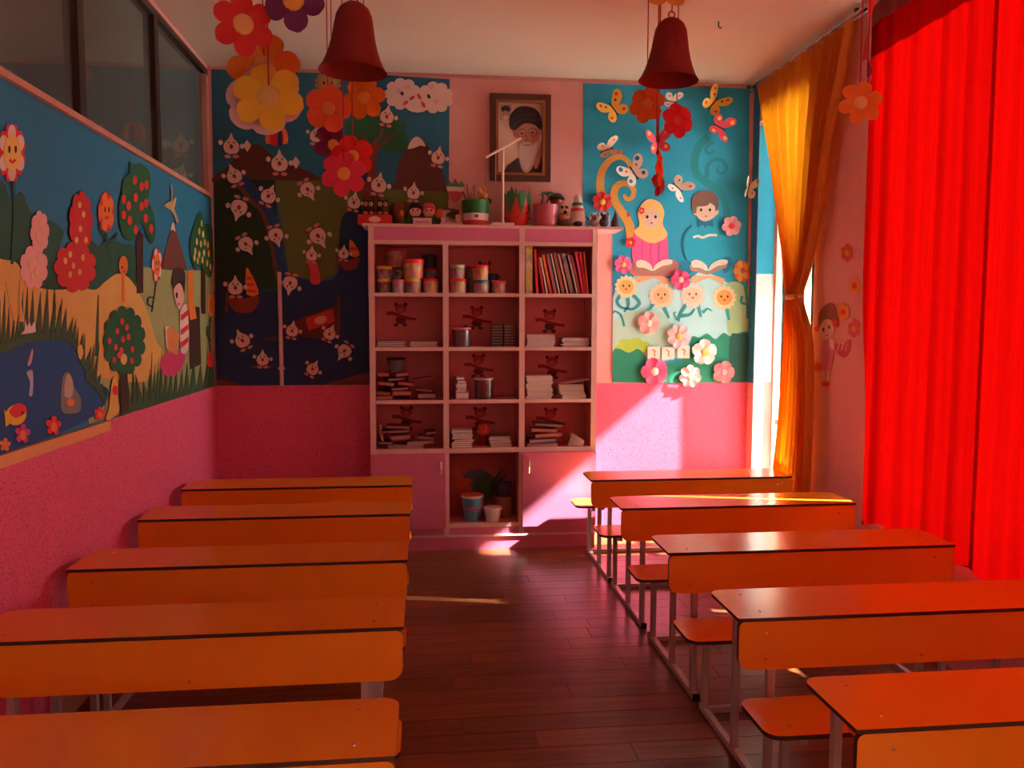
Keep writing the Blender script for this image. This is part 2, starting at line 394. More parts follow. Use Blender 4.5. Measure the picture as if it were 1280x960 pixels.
# ------------------------------------------------------------------ school desks
TD = .30
def build_desk(Lh, label, group, side):
    """bench desk: local x along the top (0..Lh), y away from the camera, z up"""
    t = root('school_desk', (0, 0, 0), label, 'desk', group)
    bm = NB(); slab(bm, rrect(0, Lh, 0, TD, (.006, .006, .045, .045)), lambda x, y, z: Vector((x, y, z)), .648, .66, side=1); mk('tabletop', bm, [ORANGE, EDGE], t, local=True)
    bm = NB(); slab(bm, rrect(.004, Lh-.004, .478, .646, (.045, .045, .02, .02)), lambda x, y, z: Vector((x, z, y)), .003, .020, side=1); mk('front_panel', bm, [ORANGE, EDGE], t, local=True)
    bm = NB(); slab(bm, rrect(.006, Lh-.006, .512, .772, (.05, .05, .05, .05)), lambda x, y, z: Vector((x, y, z)), .360, .375, side=1); mk('seat', bm, [ORANGE, EDGE], t, local=True)
    q = .0125
    for x in (.13, Lh-.13):
        mk('leg', B(x-q, x+q, .022, .022+2*q, .026, .60), STEEL, t, local=True)
        mk('leg', B(x-q, x+q, .325, .325+2*q, .026, .62), STEEL, t, local=True)
        mk('leg', B(x-q, x+q, .655, .655+2*q, .026, .334), STEEL, t, local=True)
        mk('floor_rail', B(x-q, x+q, -.008, .712, .001, .026), STEEL, t, local=True)
        mk('top_rail', B(x-q, x+q, .022, .29, .623, .648), STEEL, t, local=True)
        mk('seat_rail', B(x-q, x+q, .53, .755, .3345, .3598), STEEL, t, local=True)
        for yy in (-.0185, .7125): mk('end_cap', B(x-q-.002, x+q+.002, yy, yy+.010, .0, .03), BLACK, t, local=True)
    mk('cross_bar', B(.13+q, Lh-.13-q, .655, .655+2*q, .002, .0255), STEEL, t, local=True)
    mk('cross_bar', B(.13+q, Lh-.13-q, .03, .03+2*q, .56, .585), STEEL, t, local=True)
    mk('book_shelf', B(.13+q, Lh-.13-q, .06, .30, .50, .512), ORANGE, t, local=True)
    mk('seat_stop', B(.20, .225, .60, .625, .325, .3598), BLACK, t, local=True)
    sc = bpy.data.meshes.new('screw'); b = NB(); lathe(b, (0, 0, 0), [(.0055, 0), (.005, .0015), (.002, .0022)], 8); b.to_mesh(sc); b.free(); sc.materials.append(CHROME)
    def screw(x, y, z, rx=0):
        o = bpy.data.objects.new('screw', sc); COL.objects.link(o); o.parent = t; o.location = (x, y, z); o.rotation_euler = (rx, 0, 0)
    for x in (.10, Lh-.10):
        screw(x, .06, .66); screw(x, .235, .66); screw(x, .57, .375); screw(x, .715, .375)
        for z in (.515, .605): screw(x, .003, z, PI/2)
    screw(Lh*.5, .003, .505, PI/2)
    return t
ordw = ['nearest', 'second nearest', 'third', 'fourth', 'farthest']
RY = [1.843, 2.603, 3.395, 4.25, 5.04]; LY = [1.841, 2.648, 3.41, 4.245, 5.00]
RLAB = ['nearest orange school desk of the right row, at the bottom right corner', 'second nearest orange desk of the right row, its right end under the red curtain',
        'middle orange desk of the right row, touched by the red curtain hem', 'fourth orange desk of the right row, with a thin sunlit streak on its top', 'farthest orange desk of the right row, beside the yellow curtain']
LLAB = ['nearest orange school desk of the left row, only its top in view', 'second nearest orange desk of the left row, gap under its front panel', 'middle orange desk of the left row, along the pink wall',
        'fourth orange desk of the left row, second from the bookcase', 'farthest orange desk of the left row, in front of the bookcase']
LX = [(-1.425, 1.355), (-1.425, 1.355), (-1.425, 1.365), (-1.425, 1.365), (-1.425, 1.365)]
d0 = build_desk(1.33, RLAB[0], 'right row of school desks', 1); d0.location = (1.056, RY[0], 0)
for i in range(1, 5):
    c = copy_tree(d0); c.location = (1.056, RY[i], 0); c['label'] = RLAB[i]
d1 = build_desk(1.365, LLAB[0], 'left row of school desks', -1); d1.location = (-1.43, LY[0], 0)
for i in range(1, 5):
    c = copy_tree(d1); c.location = (-1.43, LY[i], 0); c['label'] = LLAB[i]

# ------------------------------------------------------------------ bookcase
YC = 5.87
def cz(py, px=600): return atY(px, py, YC).z
def cx_(px, py=430): return atY(px, py, YC).x
CL, CR = -.368, 1.262
ZTOP, ZDOOR = 2.318, .712
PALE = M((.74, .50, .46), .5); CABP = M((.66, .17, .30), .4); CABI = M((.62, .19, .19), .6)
bk = root('bookcase', ((CL+CR)/2, 6.0, 0), 'tall pink bookcase with open shelves and two lower doors', 'bookcase')
V = [(CL, CL+.038), (.150, .190), (.695, .735), (CR-.038, CR)]
for k, (a, b) in enumerate(V):
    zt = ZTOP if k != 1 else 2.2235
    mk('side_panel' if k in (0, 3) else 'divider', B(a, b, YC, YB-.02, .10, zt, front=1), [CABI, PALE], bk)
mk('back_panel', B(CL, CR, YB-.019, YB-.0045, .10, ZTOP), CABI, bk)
mk('top_board', B(CL-.04, CR+.185, YC-.02, YB-.006, ZTOP, ZTOP+.018, front=1), [PALE, PALE], bk)
for x0, x1 in ((V[0][1], V[2][0]), (V[2][1], V[3][0])): mk('fascia', B(x0, x1, YC+.004, YC+.02, 2.2253, ZTOP), CABP, bk)
SH = [(1.832, 1.858), (1.448, 1.474), (1.070, 1.096), (ZDOOR, ZDOOR+.034)]
SH = [tuple(1.66+(z-1.66)*1.0 for z in s) for s in SH]
bays = [(V[0][1], V[1][0]), (V[1][1], V[2][0]), (V[2][1], V[3][0])]
for (x0, x1) in bays:
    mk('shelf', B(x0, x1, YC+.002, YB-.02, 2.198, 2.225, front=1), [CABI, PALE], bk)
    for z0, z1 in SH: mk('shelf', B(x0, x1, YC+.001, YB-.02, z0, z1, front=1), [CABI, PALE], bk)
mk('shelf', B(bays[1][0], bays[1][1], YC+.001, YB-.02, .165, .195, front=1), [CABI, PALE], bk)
mk('plinth', B(CL+.002, CR-.002, YC+.006, YB-.02, 0, .095), CABP, bk)
mk('plinth_strip', B(CL, CR, YC-.004, YC+.02, .096, .112), PALE, bk)
for (x0, x1) in bays: mk('lower_rail', B(x0, x1, YC+.004, YC+.02, .1125, .1645), CABP, bk)
for (x0, x1, hx) in ((CL, V[1][0]+.012, V[1][0]-.022), (V[2][1]-.012, CR, V[2][1]+.028)):
    d = mk('door', B(x0, x1, YC-.018, YC-.001, .165, ZDOOR-.002), CABP, bk)
    mk('handle', tube(NB(), [(hx, YC-.018, .665), (hx, YC-.040, .655), (hx, YC-.046, .61), (hx, YC-.040, .565), (hx, YC-.018, .555)], .007, 8), CHROME, d)

# ------------------------------------------------------------------ left mural (painted meadow)
c_ = lambda *v, r=.7: M(v, r)
OLIVE = c_(.13, .15, .03); FIELD = c_(.36, .40, .16); HILL = c_(.72, .43, .11); GRASS = c_(.035, .10, .035); BUSH = c_(.015, .10, .06)
WATER = c_(.008, .075, .26); LEAF = c_(.012, .12, .045); BARK = c_(.05, .015, .010); BROWN = c_(.16, .045, .03); APPLE = c_(.70, .035, .03)
PETR = c_(.72, .02, .03); PETW = c_(.80, .62, .55); FACEY = c_(.82, .52, .12); ORNG = c_(.80, .20, .03); PINKP = c_(.82, .42, .40); INK = c_(.02, .01, .012)
MAG = c_(.60, .04, .16); LIP = c_(.65, .03, .05)
ml = root('wall_mural', (XL, 3.8, ZD), 'painted meadow mural with pond, trees and flowers on the left wall', 'mural')
LIM[ml.name] = (-9, 9, 1.0, YB-.006, ZD+.002, ZW-.002)
mk('backdrop', B(XL+.0005, XL+.0017, 1.0, YB-.006, ZD+.001, ZW-.001), SKYBL, ml)
A = lambda name, pts, mat, lay, label=None: art(ml, name, pts, mat, 'L', lay, label=label)
A('light_green_field', [(120, 340), (165, 332), (215, 338), (266, 338), (268, 482), (200, 503), (110, 530), (100, 430)], FIELD, 1)
A('bush', spl([(-30, 230), (0, 226), (12, 250), (25, 240), (35, 262), (48, 280), (60, 275), (78, 290), (72, 315), (90, 330), (80, 380), (-30, 390)]), BUSH, 2)
A('bush', spl([(100, 318), (110, 300), (122, 308), (132, 300), (150, 305), (166, 310), (168, 360), (150, 372), (105, 372)]), BUSH, 2)
A('bush', spl([(238, 300), (246, 284), (258, 280), (266, 290), (267, 330), (240, 330)]), BUSH, 2)
A('tan_hill', spl([(-40, 318), (0, 324), (20, 330), (30, 352), (60, 362), (100, 360), (118, 362), (130, 352), (146, 342), (160, 348), (172, 366), (182, 388), (194, 425), (204, 446), (190, 470), (170, 478), (120, 470), (80, 440), (-40, 440)], 5), HILL, 3)
A('mountain', [(200, 336), (208, 303), (213, 283), (216, 280), (220, 292), (226, 312), (233, 338)], BROWN, 3)
A('snow_cap', [(211.5, 288), (214, 278), (216, 279), (218, 290), (214.5, 287)], PETW, 4)
A('pond', spl([(-60, 440), (0, 434), (24, 424), (48, 416), (76, 414), (90, 430), (100, 452), (118, 476), (134, 488), (128, 506), (108, 524), (60, 546), (-60, 588)], 5), WATER, 4)
for fk, (pl, h, n, ln, mt) in enumerate((([(-40, 436), (0, 432), (30, 420), (72, 414)], 62, 16, 4, GRASS), ([(60, 416), (85, 420), (100, 448), (118, 474)], 44, 11, 6, GRASS), ([(104, 466), (118, 480), (127, 494), (128, 508)], 13, 7, 5, GRASS),
                         ([(182, 505), (200, 500), (230, 492), (266, 480)], 60, 14, 3, GRASS), ([(148, 512), (166, 505), (190, 500)], 46, 7, -6, GRASS))):
    q = spikes(pl, h, n, ln); A('grass_fringe', q+[(x, y+9) for x, y in osp(pl, 3)[::-1]], mt, (5, 6, 7, 5, 6)[fk])
A('reed', rib([(119, 445), (120, 400), (121, 368)], 5, 1), GRASS, 4); A('reed', rib([(66, 400), (65, 380), (66, 360)], 4, 1), GRASS, 4)
A('reed', rib([(16, 400), (10, 380), (4, 352)], 5, 1), HILL, 6); A('reed', rib([(24, 402), (22, 380), (22, 350)], 5, 1), HILL, 6)
# trees
A('tree_trunk', [(168, 294), (172, 288), (177, 294), (177, 366), (169, 367)], BARK, 5)
A('tree_crown', spl([(160, 202), (166, 207), (174, 204), (184, 214), (186, 232), (183, 250), (190, 268), (192, 292), (187, 305), (181, 296), (178, 284), (171, 276), (168, 296), (156, 300), (148, 285), (146, 258), (150, 240), (152, 224), (160, 216)], 4), LEAF, 6)
for x, y in ((166, 225), (174.5, 233), (180.5, 231), (152, 249), (167, 247), (158, 257), (180, 254), (174.5, 258), (152, 268.5), (179.5, 273), (159.5, 275.5), (186.5, 286), (167, 287)): A('apple', ell(x, y, 2.8, 6, n=10), APPLE, 7)
A('tree_trunk', [(147, 456), (150, 452), (156, 462), (158, 515), (148, 517)], BARK, 8)
A('tree_crown', scal(152, 426, 27, 44, 13, .14), LEAF, 9)
for x, y in ((149, 402), (143, 414), (133, 426), (150, 424), (157, 421), (141, 434), (148, 438), (162, 437), (139, 450), (161, 451), (155, 409), (145, 444)): A('apple', ell(x, y, 2.4, 4.2, n=10), APPLE, 10)
A('pale_gap', ell(151, 449, 4, 7), HILL, 10)
A('tree_trunk', [(250, 330), (252, 316), (255, 330), (255.5, 392), (250, 392)], BARK, 5)
A('tree_crown', spl([(248, 265), (253, 276), (257, 290), (260, 304), (263, 322), (263, 344), (258, 346), (252, 334), (248, 330), (242, 336), (236, 318), (236, 300), (241, 282)], 4), LEAF, 6)
for x, y in ((250, 279), (247, 289), (252, 293), (244, 302), (249, 305), (254, 303), (258, 306), (242, 314), (247, 318), (253, 316), (259, 317), (245, 326), (257, 329), (261, 334), (241, 322), (251, 325)): A('yellow_fruit', ell(x, y, 1.3, 4.6, n=8), FACEY, 7)
# flowers with faces
def faceflower(px, py, rx, ry, petm, petm2, facem, n, lay, stem=None, par=None, plane='L', eyes=True):
    q = par or ml
    if stem: art(q, 'flower_stem', rib(stem, max(1.5, rx*.18)), BUSH if plane == 'L' else c_(.02, .28, .24), plane, lay-1)
    art(q, 'flower_petals', scal(px, py, rx, ry, n, .24), petm, plane, lay)
    if petm2 is not petm: art(q, 'flower_petals', scal(px, py, rx*.96, ry*.96, n//2, .55), petm2, plane, lay+1)
    art(q, 'flower_face', ell(px, py, rx*.62, ry*.62), facem, plane, lay+2)
    if eyes:
        for s in (-1, 1): art(q, 'eye', ell(px+s*rx*.22, py-ry*.12, rx*.075, ry*.13, n=8), INK, plane, lay+3)
        art(q, 'mouth', rib([(px-rx*.2, py+ry*.22), (px, py+ry*.32), (px+rx*.2, py+ry*.22)], max(.6, ry*.08)), LIP, plane, lay+3)
faceflower(11, 191, 18, 37, PETR, PETW, FACEY, 12, 6, [(14, 226), (15, 270), (12, 330)])
faceflower(130.5, 265, 10.5, 26, PETR, ORNG, ORNG, 10, 5, [(131, 288), (133, 305), (138, 330)])
A('leaf', rib([(132, 300), (124, 290), (121, 280)], 4, 1), BUSH, 5); A('leaf', rib([(134, 302), (142, 296), (144, 290)], 4, 1), BUSH, 5)
faceflower(194, 331, 6.5, 22, PETR, PETW, ORNG, 10, 5, [(194, 350), (191, 372), (188, 390)])
A('leaf', rib([(190, 384), (183, 380), (184, 372), (190, 372)], 2), BUSH, 5)
A('flower_stem', rib([(152, 345), (152, 362), (153, 378)], 3), ORNG, 6); A('flower_face', ell(151.5, 332, 5.6, 12.5), ORNG, 7); A('eye', ell(149.6, 334, .9, 2, n=8), INK, 8); A('mouth', ell(152.5, 339, 1.5, 1, n=8), LIP, 8)
A('red_tulip', spl([(258, 440), (261, 446), (264, 438), (264.5, 455), (260.5, 459), (257, 454)]), PETR, 6); A('flower_stem', rib([(261, 458), (260, 480)], 2), GRASS, 7)
faceflower(262, 382, 5, 15, TAN, TAN, ORNG, 8, 6, [(262, 396), (260, 420), (262, 440)], eyes=False)
A('leaf', rib([(262, 425), (257, 418), (258, 408)], 2), BUSH, 6)
# plain red and pink shrubs on the hill
SHR = c_(.58, .02, .025)
A('red_shrub', scal(91, 334, 27, 32, 9, .16), SHR, 6); A('red_shrub', scal(98, 278, 15, 40, 9, .16, .3), SHR, 7)
for x, y in ((78, 326), (84, 318), (88, 332), (96, 340), (84, 343), (100, 322), (92, 300), (97, 286), (101, 268), (96, 256), (104, 300)): A('blossom_dot', ell(x, y, 2.4, 4.4, n=8), HILL, 8)
A('pink_shrub', scal(39, 334, 18, 28, 8, .16), PINKP, 6); A('pink_shrub', scal(46, 290, 12, 27, 8, .16, .3), PINKP, 7)
for x, y in ((34, 330), (42, 340), (46, 322), (44, 296), (48, 280), (37, 346)): A('pale_blossom', ell(x, y, 3, 6, n=8), c_(.76, .50, .28), 8)
# reading girl
A('tree_stump', [(234, 382), (248, 384), (250, 455), (236, 462)], BARK, 4)
A('orange_bird_post', [(233, 340), (239, 336), (240, 372), (244, 398), (236, 400), (233, 380)], ORNG, 6)
A('girl_hair', spl([(213, 348), (215, 338), (222, 335), (229, 340), (229, 362), (226, 376), (220, 372), (213, 356)]), BARK, 6)
A('girl_face', spl([(215, 362), (222, 354), (227, 364), (227, 376), (222, 387), (217, 376)]), PINKP, 7); A('eye', ell(218.5, 369, 1.2, 4, n=8), INK, 8); A('mouth', ell(221, 380, 1.2, 1.4, n=8), LIP, 8)
A('girl_shirt', spl([(223, 390), (230, 380), (233, 395), (234, 425), (231, 440), (224, 440), (223, 420)]), PETW, 7)
for y in (392, 410, 426): A('shirt_stripe', [(224, y+2), (233, y-5), (233.5, y+1), (224, y+9)], PETR, 8)
A('girl_skirt', spl([(205, 442), (216, 440), (226, 438), (229, 450), (220, 466), (206, 470), (198, 456)]), MAG, 6)
A('open_book', [(206, 412), (210, 408), (222, 418), (219, 444), (207, 438)], c_(.72, .25, .08), 8); A('open_book', [(204, 408), (210, 408), (207, 438), (205, 434)], PETW, 7)
# pond things
A('fish_body', spl([(4, 518), (10, 508), (22, 505), (29, 512), (28, 524), (20, 531), (10, 530)]), c_(.75, .48, .03), 6); A('fish_back', spl([(8, 514), (18, 504), (28, 508), (28, 516), (16, 522)]), PETR, 7)
A('fish_tail', [(8, 522), (1, 511), (2, 520), (3, 534), (8, 530)], c_(.75, .48, .03), 7); A('eye', ell(24, 516, 1.2, 2, n=8), INK, 8)
for x, y, r, m_ in ((63, 532, 10, PETR), (121, 517, 7, PETR), (24, 542, 10, MAG), (2, 556, 7, ORNG)): A('coral_flower', scal(x, y, r, r*1.25, 5, .55, .4), m_, 8); A('coral_heart', ell(x, y+2, r*.4, r*.6), ORNG, 9)
A('white_sprout', [(22, 418), (27, 412), (27, 398), (30, 409), (33, 401), (35, 409), (39, 402), (41, 412), (41, 415), (31, 417)], PETW, 7)
A('seahorse', spl([(33, 448), (37, 436), (38, 442), (35, 455), (31, 457)]), c_(.60, .35, .40), 6); A('seahorse', spl([(30, 466), (37, 463), (38, 480), (37, 494), (33, 494), (34, 478)]), c_(.42, .45, .62), 6)
A('pale_rock', spl([(73, 500), (75, 472), (80, 465), (86, 470), (90, 485), (98, 498), (96, 515), (76, 516)]), c_(.22, .24, .22), 6); A('pale_rock_top', spl([(77, 494), (79, 470), (84, 468), (88, 480), (86, 496)]), c_(.50, .44, .34), 7); A('coral_heart', ell(85, 503, 5, 5), ORNG, 7)
A('yellow_flower', spl([(94, 434), (98, 431), (101, 440), (98, 449), (95, 446)]), HILL, 7)
A('yellow_mound', spl([(133, 510), (135, 492), (137, 476), (141, 470), (144, 480), (144, 500), (146, 512), (138, 522), (129, 524)]), HILL, 8); A('coral_heart', ell(140.5, 488, 3.5, 6), PETR, 10)
A('dragonfly', spl([(203, 257), (210, 252), (214, 253), (216, 262), (221, 275), (219, 279), (215, 268), (210, 262)]), c_(.50, .42, .26), 6); A('dragonfly_tail', rib([(212, 254), (213, 240), (211, 230)], 1.6), c_(.50, .42, .26), 7); A('dragonfly_wing', ell(215, 255, 1.8, 9, 15), TAN, 7)

# ------------------------------------------------------------------ back-left mural (hills and sea)
mb = root('wall_mural', (-.6, YB, ZD), 'painted sea and mountain mural on the back wall left of the bookcase', 'mural')
D = lambda name, pts, mat, lay, label=None: art(mb, name, pts, mat, 'B', lay, label=label)
LIM[mb.name] = (XL+.008, 9, 0, 9, ZD+.002, 9)
D('backdrop', [(264, 83), (400, 89.5), (562, 99), (561, 250), (459, 300), (462, 482), (270, 484)], c_(.012, .14, .24), 0)
D('mountain', spl([(266, 228), (285, 208), (300, 190), (312, 181), (326, 182), (340, 194), (360, 204), (385, 214), (405, 226), (412, 232), (340, 236)], 4), c_(.11, .028, .018), 1)
D('mountain', spl([(470, 260), (492, 232), (498, 205), (508, 186), (519, 172), (531, 178), (541, 194), (552, 212), (559, 246), (540, 270)], 4), c_(.11, .028, .018), 1)
D('snow_cap', spl([(509.5, 186), (514, 176), (520, 171), (527, 174), (532, 183), (525, 182), (518, 185)], 3), PETW, 2)
D('olive_field', [(343, 226), (420, 226), (470, 236), (560, 240), (560, 290), (458, 290), (442, 310), (430, 336), (404, 350), (362, 346)], OLIVE, 2)
D('dark_field', [(268, 225), (344, 225), (348, 300), (352, 362), (269, 362)], c_(.010, .040, .014), 3)
D('sea', spl([(269, 363), (300, 362), (350, 362), (362, 346), (385, 350), (404, 352), (422, 342), (424, 300), (428, 272), (440, 262), (458, 264), (460, 360), (461, 480), (380, 480.5), (271, 482)], 3), c_(.006, .035, .12), 4)
D('river_bank', rib([(300, 222), (318, 246), (333, 262), (342, 290), (347, 320), (352, 350)], 19, 14), BROWN, 5)
D('river', rib([(303, 223), (320, 243), (336, 262), (345, 290), (350, 320), (356, 352)], 14, 10), c_(.010, .06, .20), 6)
D('shore', spl([(269, 482), (271, 474), (285, 476), (300, 481)], 3), BROWN, 5); D('shore', spl([(405, 481), (430, 474), (461, 466), (461, 481)], 3), BROWN, 5)
D('shore', spl([(328, 424), (345, 418), (352, 416), (352, 426)], 3), c_(.08, .04, .04), 5)
D('tree_trunk', spl([(452, 245), (461, 215), (463, 192), (467, 176), (474, 182), (470, 205), (472, 230), (478, 247)], 4), c_(.22, .04, .03), 4)
D('tree_crown', scal(470, 162, 40, 26, 12, .14), LEAF, 3); D('tree_crown', scal(492, 178, 20, 14, 9, .14), LEAF, 2)
for q in ([(467, 180), (476, 168), (478, 160)], [(470, 186), (484, 176), (494, 168)], [(464, 184), (456, 172), (450, 166)], [(484, 176), (486, 166)]): D('branch', rib(q, 4, 1.5), c_(.22, .04, .03), 5)
for cx0, fl_ in ((503, 0), (544, 1)):
    D('cloud', scal(cx0, 117.5 if not fl_ else 122, 23, 20, 9, .16), PETW, 1+fl_)
D('cloud', ell(522, 128, 18, 13), PETW, 3)
for x, y in ((502.5, 117), (536, 121)): D('eye', ell(x, y, 2, 3, -25, 8), INK, 5)
for x, y in ((509, 109), (539, 109), (499, 114), (545, 127)): D('cheek', ell(x, y, 4, 3), PINKP, 5)
for x, y, a in ((507, 129, -35), (515, 123, -35), (524, 121, 60), (529, 131, 60)): D('lip', ell(x, y, 4.2, 2, a), LIP, 6)
bx0, by0 = 346, 169
D('balloon_gore', spl([(332, 178), (334, 163), (346, 157), (358, 163), (360, 178), (354, 180), (338, 180)], 4), ORNG, 1); D('balloon_gore', spl([(338, 180), (340, 163), (346, 157.5), (353, 163), (354, 180)], 4), PETR, 2); D('balloon_gore', spl([(347, 181), (348, 163), (346.5, 158), (352, 165), (353, 180)], 4), c_(.05, .02, .10), 3)
D('sun_rays', scal(410, 104, 17, 15, 12, .2), c_(.40, .24, .10), 1); D('sun_face', ell(410, 105, 11), c_(.52, .26, .09), 2)
for s in (-1, 1): D('eye', ell(410+s*5, 104, 1.5, 1.8, n=8), INK, 3)
D('mouth', ell(410, 109, 2, 1.4, n=8), LIP, 3)
D('boat_hull', spl([(286, 371), (305, 373), (324, 370), (321, 384), (312, 391), (296, 390), (288, 382)], 3), c_(.24, .035, .02), 6)
D('boat_sail', spl([(308, 335), (313, 340), (320, 354), (323.5, 368), (308.5, 368)], 2), ORNG, 6)
for y in (346, 354, 362): D('sail_stripe', [(308.5, y), (308.5+(y-335)*.34+2, y+.5), (308.5+(y-331)*.36+2, y+3.6), (308.5, y+3.4)], PETR, 7)
D('paddle', rib([(285, 352), (284, 372), (283, 388)], 2), BROWN, 7); D('paddle', ell(283, 387, 2.4, 4), BROWN, 7)
D('boat_hull', spl([(423, 323), (436, 325), (449, 322), (447, 333), (440, 338), (430, 337)], 3), c_(.24, .035, .02), 6)
D('boat_sail', spl([(437, 300), (442, 303), (448, 313), (449, 320), (438, 320)], 2), ORNG, 6); D('sail_stripe', [(437.5, 309), (445, 309), (447, 313), (437.5, 313)], PETR, 7)
D('paddle', rib([(422, 305), (421, 325), (420, 340)], 1.8), BROWN, 7)
D('rubber_boat', spl([(386, 326), (393, 325), (398, 335), (401, 352), (394, 356), (388, 352), (388, 340)], 3), c_(.60, .04, .07), 7)
D('raft', [(356, 407), (384, 394), (420, 382), (424, 398), (426, 420), (400, 424), (376, 420), (358, 421)], c_(.13, .02, .015), 6)
D('red_blanket', [(382, 398), (416, 386), (419, 402), (386, 413)], c_(.55, .03, .02), 7); D('red_blanket', ell(401, 400, 8, 5, -15), c_(.75, .35, .28), 8)
D('mast', rib([(423, 368), (424, 395), (424, 412)], 3), BROWN, 7)
D('surf_board', ell(328, 458, 14, 1.8), c_(.20, .05, .06), 7)

# paper drops pinned over the sea mural
DROPM = c_(.78, .55, .46); DROPP = c_(.70, .22, .18)
dq = {}
def flat(pts, a, b): return slab(NB(), pts, lambda x, y, t: Vector((x, -t, -y)), a, b)
def drop(px, py, rot, s, label, bag=False):
    r = root('paper_drop', PLANE['B'](px, py, .018), label, 'paper cutout', 'white paper drop figures on the sea mural', (0, R(rot), 0))
    k = YB/FPX
    def part(nm, key, pts, mt, a, b, x=0, y=0):
        if key not in dq:
            o = mk(nm, flat([(u*k, v*k) for u, v in pts], a, b), mt, r, local=True); dq[key] = o.data
        else:
            o = bpy.data.objects.new(nm, dq[key]); COL.objects.link(o); o.parent = r
        o.location = (x*k*s, 0, -y*k*s); o.scale = (s, 1, s)
    part('body', 'b', spl([(0, -15), (3, -8), (8, -3), (9.5, 3), (7, 9), (0, 11), (-7, 9), (-9.5, 3), (-8, -3), (-3, -8)], 3), DROPM, 0, .003)
    part('nose', 'n', ell(0, 2, 2.2, 3, n=10), DRED, .0032, .006)
    for sx in (-1, 1):
        part('eye', 'e', ell(0, 0, .9, 1.3, n=8), INK, .0032, .004, sx*3, -3)
        part('shoe', 's', ell(0, 0, 4, 2.2, n=10), DROPP, -.002, -.0003, sx*5, 14)
        part('glove', 'g', ell(0, 0, 2.8, 3.2, n=10), DROPM, -.002, -.0003, sx*13, -3 if sx < 0 else 1)
    if bag: part('bundle', 'k', [(0, -7), (5, 0), (0, 8), (-5, 0)], DROPM, -.002, -.0003, 19, 0)
for px, py, ro, s, lb, bg_ in (
    (290, 182, 0, .95, 'white paper drop with a bundle walking on the top left mountain', 1), (350, 203, 0, 1, 'white paper drop with a bundle standing below the little balloon', 1),
    (293, 219, -20, .9, 'white paper drop at the head of the painted river', 0), (337, 244, 25, .9, 'white paper drop on the river at the olive field corner', 0),
    (299, 262, 195, 1, 'upside down white paper drop high on the dark green field', 0), (309, 307, 150, .9, 'tumbling white paper drop low on the dark green field', 0),
    (346, 296, 165, .9, 'upside down white paper drop halfway down the painted river', 0), (386, 239, 150, .9, 'tumbling white paper drop at the top of the olive field', 0),
    (399, 297, 150, 1, 'upside down white paper drop low in the middle of the olive field', 0), (396, 169, 5, .8, 'white paper drop beside the hanging purple flower', 0),
    (474, 230, 10, .95, 'white paper drop at the foot of the painted tree', 0), (443, 252, 10, .8, 'dim white paper drop left of the owls in the red box', 0),
    (484, 145, 10, .85, 'white paper drop on the crown of the painted tree', 0), (548, 196, 10, .85, 'white paper drop climbing the right mountain', 0),
    (517, 240, 5, .8, 'white paper drop right above the two doll heads', 0), (295, 358, 0, .9, 'white paper drop paddling the larger sail boat', 0),
    (363, 356, 190, .9, 'upside down white paper drop just right of the wall pipe top', 0), (430, 316, 5, .65, 'small white paper drop in the right sail boat', 0),
    (390, 318, 5, .7, 'small white paper drop at the top of the red rubber boat', 0), (303, 424, -25, .9, 'tilted white paper drop swimming left of the wall pipe', 0),
    (329, 448, 0, .75, 'white paper drop standing on the small surf board', 0), (366, 412, 10, .75, 'white paper drop at the left end of the raft', 0),
    (413, 416, 25, .75, 'white paper drop at the right end of the raft', 0), (430, 440, 215, .85, 'tumbling white paper drop in the sea nearest the bookcase', 0),
    (392, 460, 30, .75, 'white paper drop at the bottom of the sea right of the pipe', 0)):
    drop(px, py, ro, s, lb, bg_)
# white pipe on the wall
p0, p1 = PLANE['B'](351, 340, .02), PLANE['B'](353, 482, .02)
wp = root('wall_pipe', (p1.x, YB-.02, p1.z), 'white vertical pipe on the sea mural, reaching the pink dado', 'pipe')
mk('tube', tube(NB(), [(p1.x, YB-.02, p1.z), (p1.x-.004, YB-.02, p0.z)], .0145, 12), c_(.74, .52, .46), wp)
mk('clip', B(p1.x-.022, p1.x+.022, YB-.036, YB-.004, p1.z+.12, p1.z+.135), c_(.74, .52, .46), wp)

# ------------------------------------------------------------------ back-right mural (reading children)
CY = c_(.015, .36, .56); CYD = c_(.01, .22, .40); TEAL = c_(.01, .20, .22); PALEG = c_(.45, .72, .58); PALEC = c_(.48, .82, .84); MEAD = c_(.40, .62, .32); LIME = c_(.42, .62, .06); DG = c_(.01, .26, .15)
SWIRL = c_(.74, .36, .06); STEMC = c_(.02, .34, .34); HOTP = c_(.80, .10, .30); ROSE = c_(.82, .34, .36); BOOKW = c_(.85, .78, .64); PEACH = c_(.85, .40, .22)
mr_ = root('wall_mural', (1.7, YB, ZD), 'bright painted mural of two reading children right of the bookcase', 'mural')
G = lambda name, pts, mat, lay, label=None: art(mr_, name, pts, mat, 'B', lay, label=label)
LIM[mr_.name] = (-9, PLANE['B'](937.5, 300, 0).x, 0, 9, ZD+.003, 9)
G('backdrop', [(729, 104), (830, 107.5), (937, 111), (937, 477.5), (765.5, 477.5), (765.5, 291), (728, 289)], CY, 0)
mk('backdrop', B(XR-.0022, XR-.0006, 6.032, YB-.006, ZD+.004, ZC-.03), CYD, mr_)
LIM[mr_.name] = (PLANE['B'](765.8, 400, 0).x,)+LIM[mr_.name][1:]
G('pale_hill', spl([(765.8, 372), (785, 352), (800, 340), (815, 345), (840, 352), (860, 350), (875, 340), (895, 345), (915, 358), (937, 380), (937, 440), (766, 440)], 4), PALEC, 1)  # pale cyan hills, with the hazy glow over them mixed into the paint
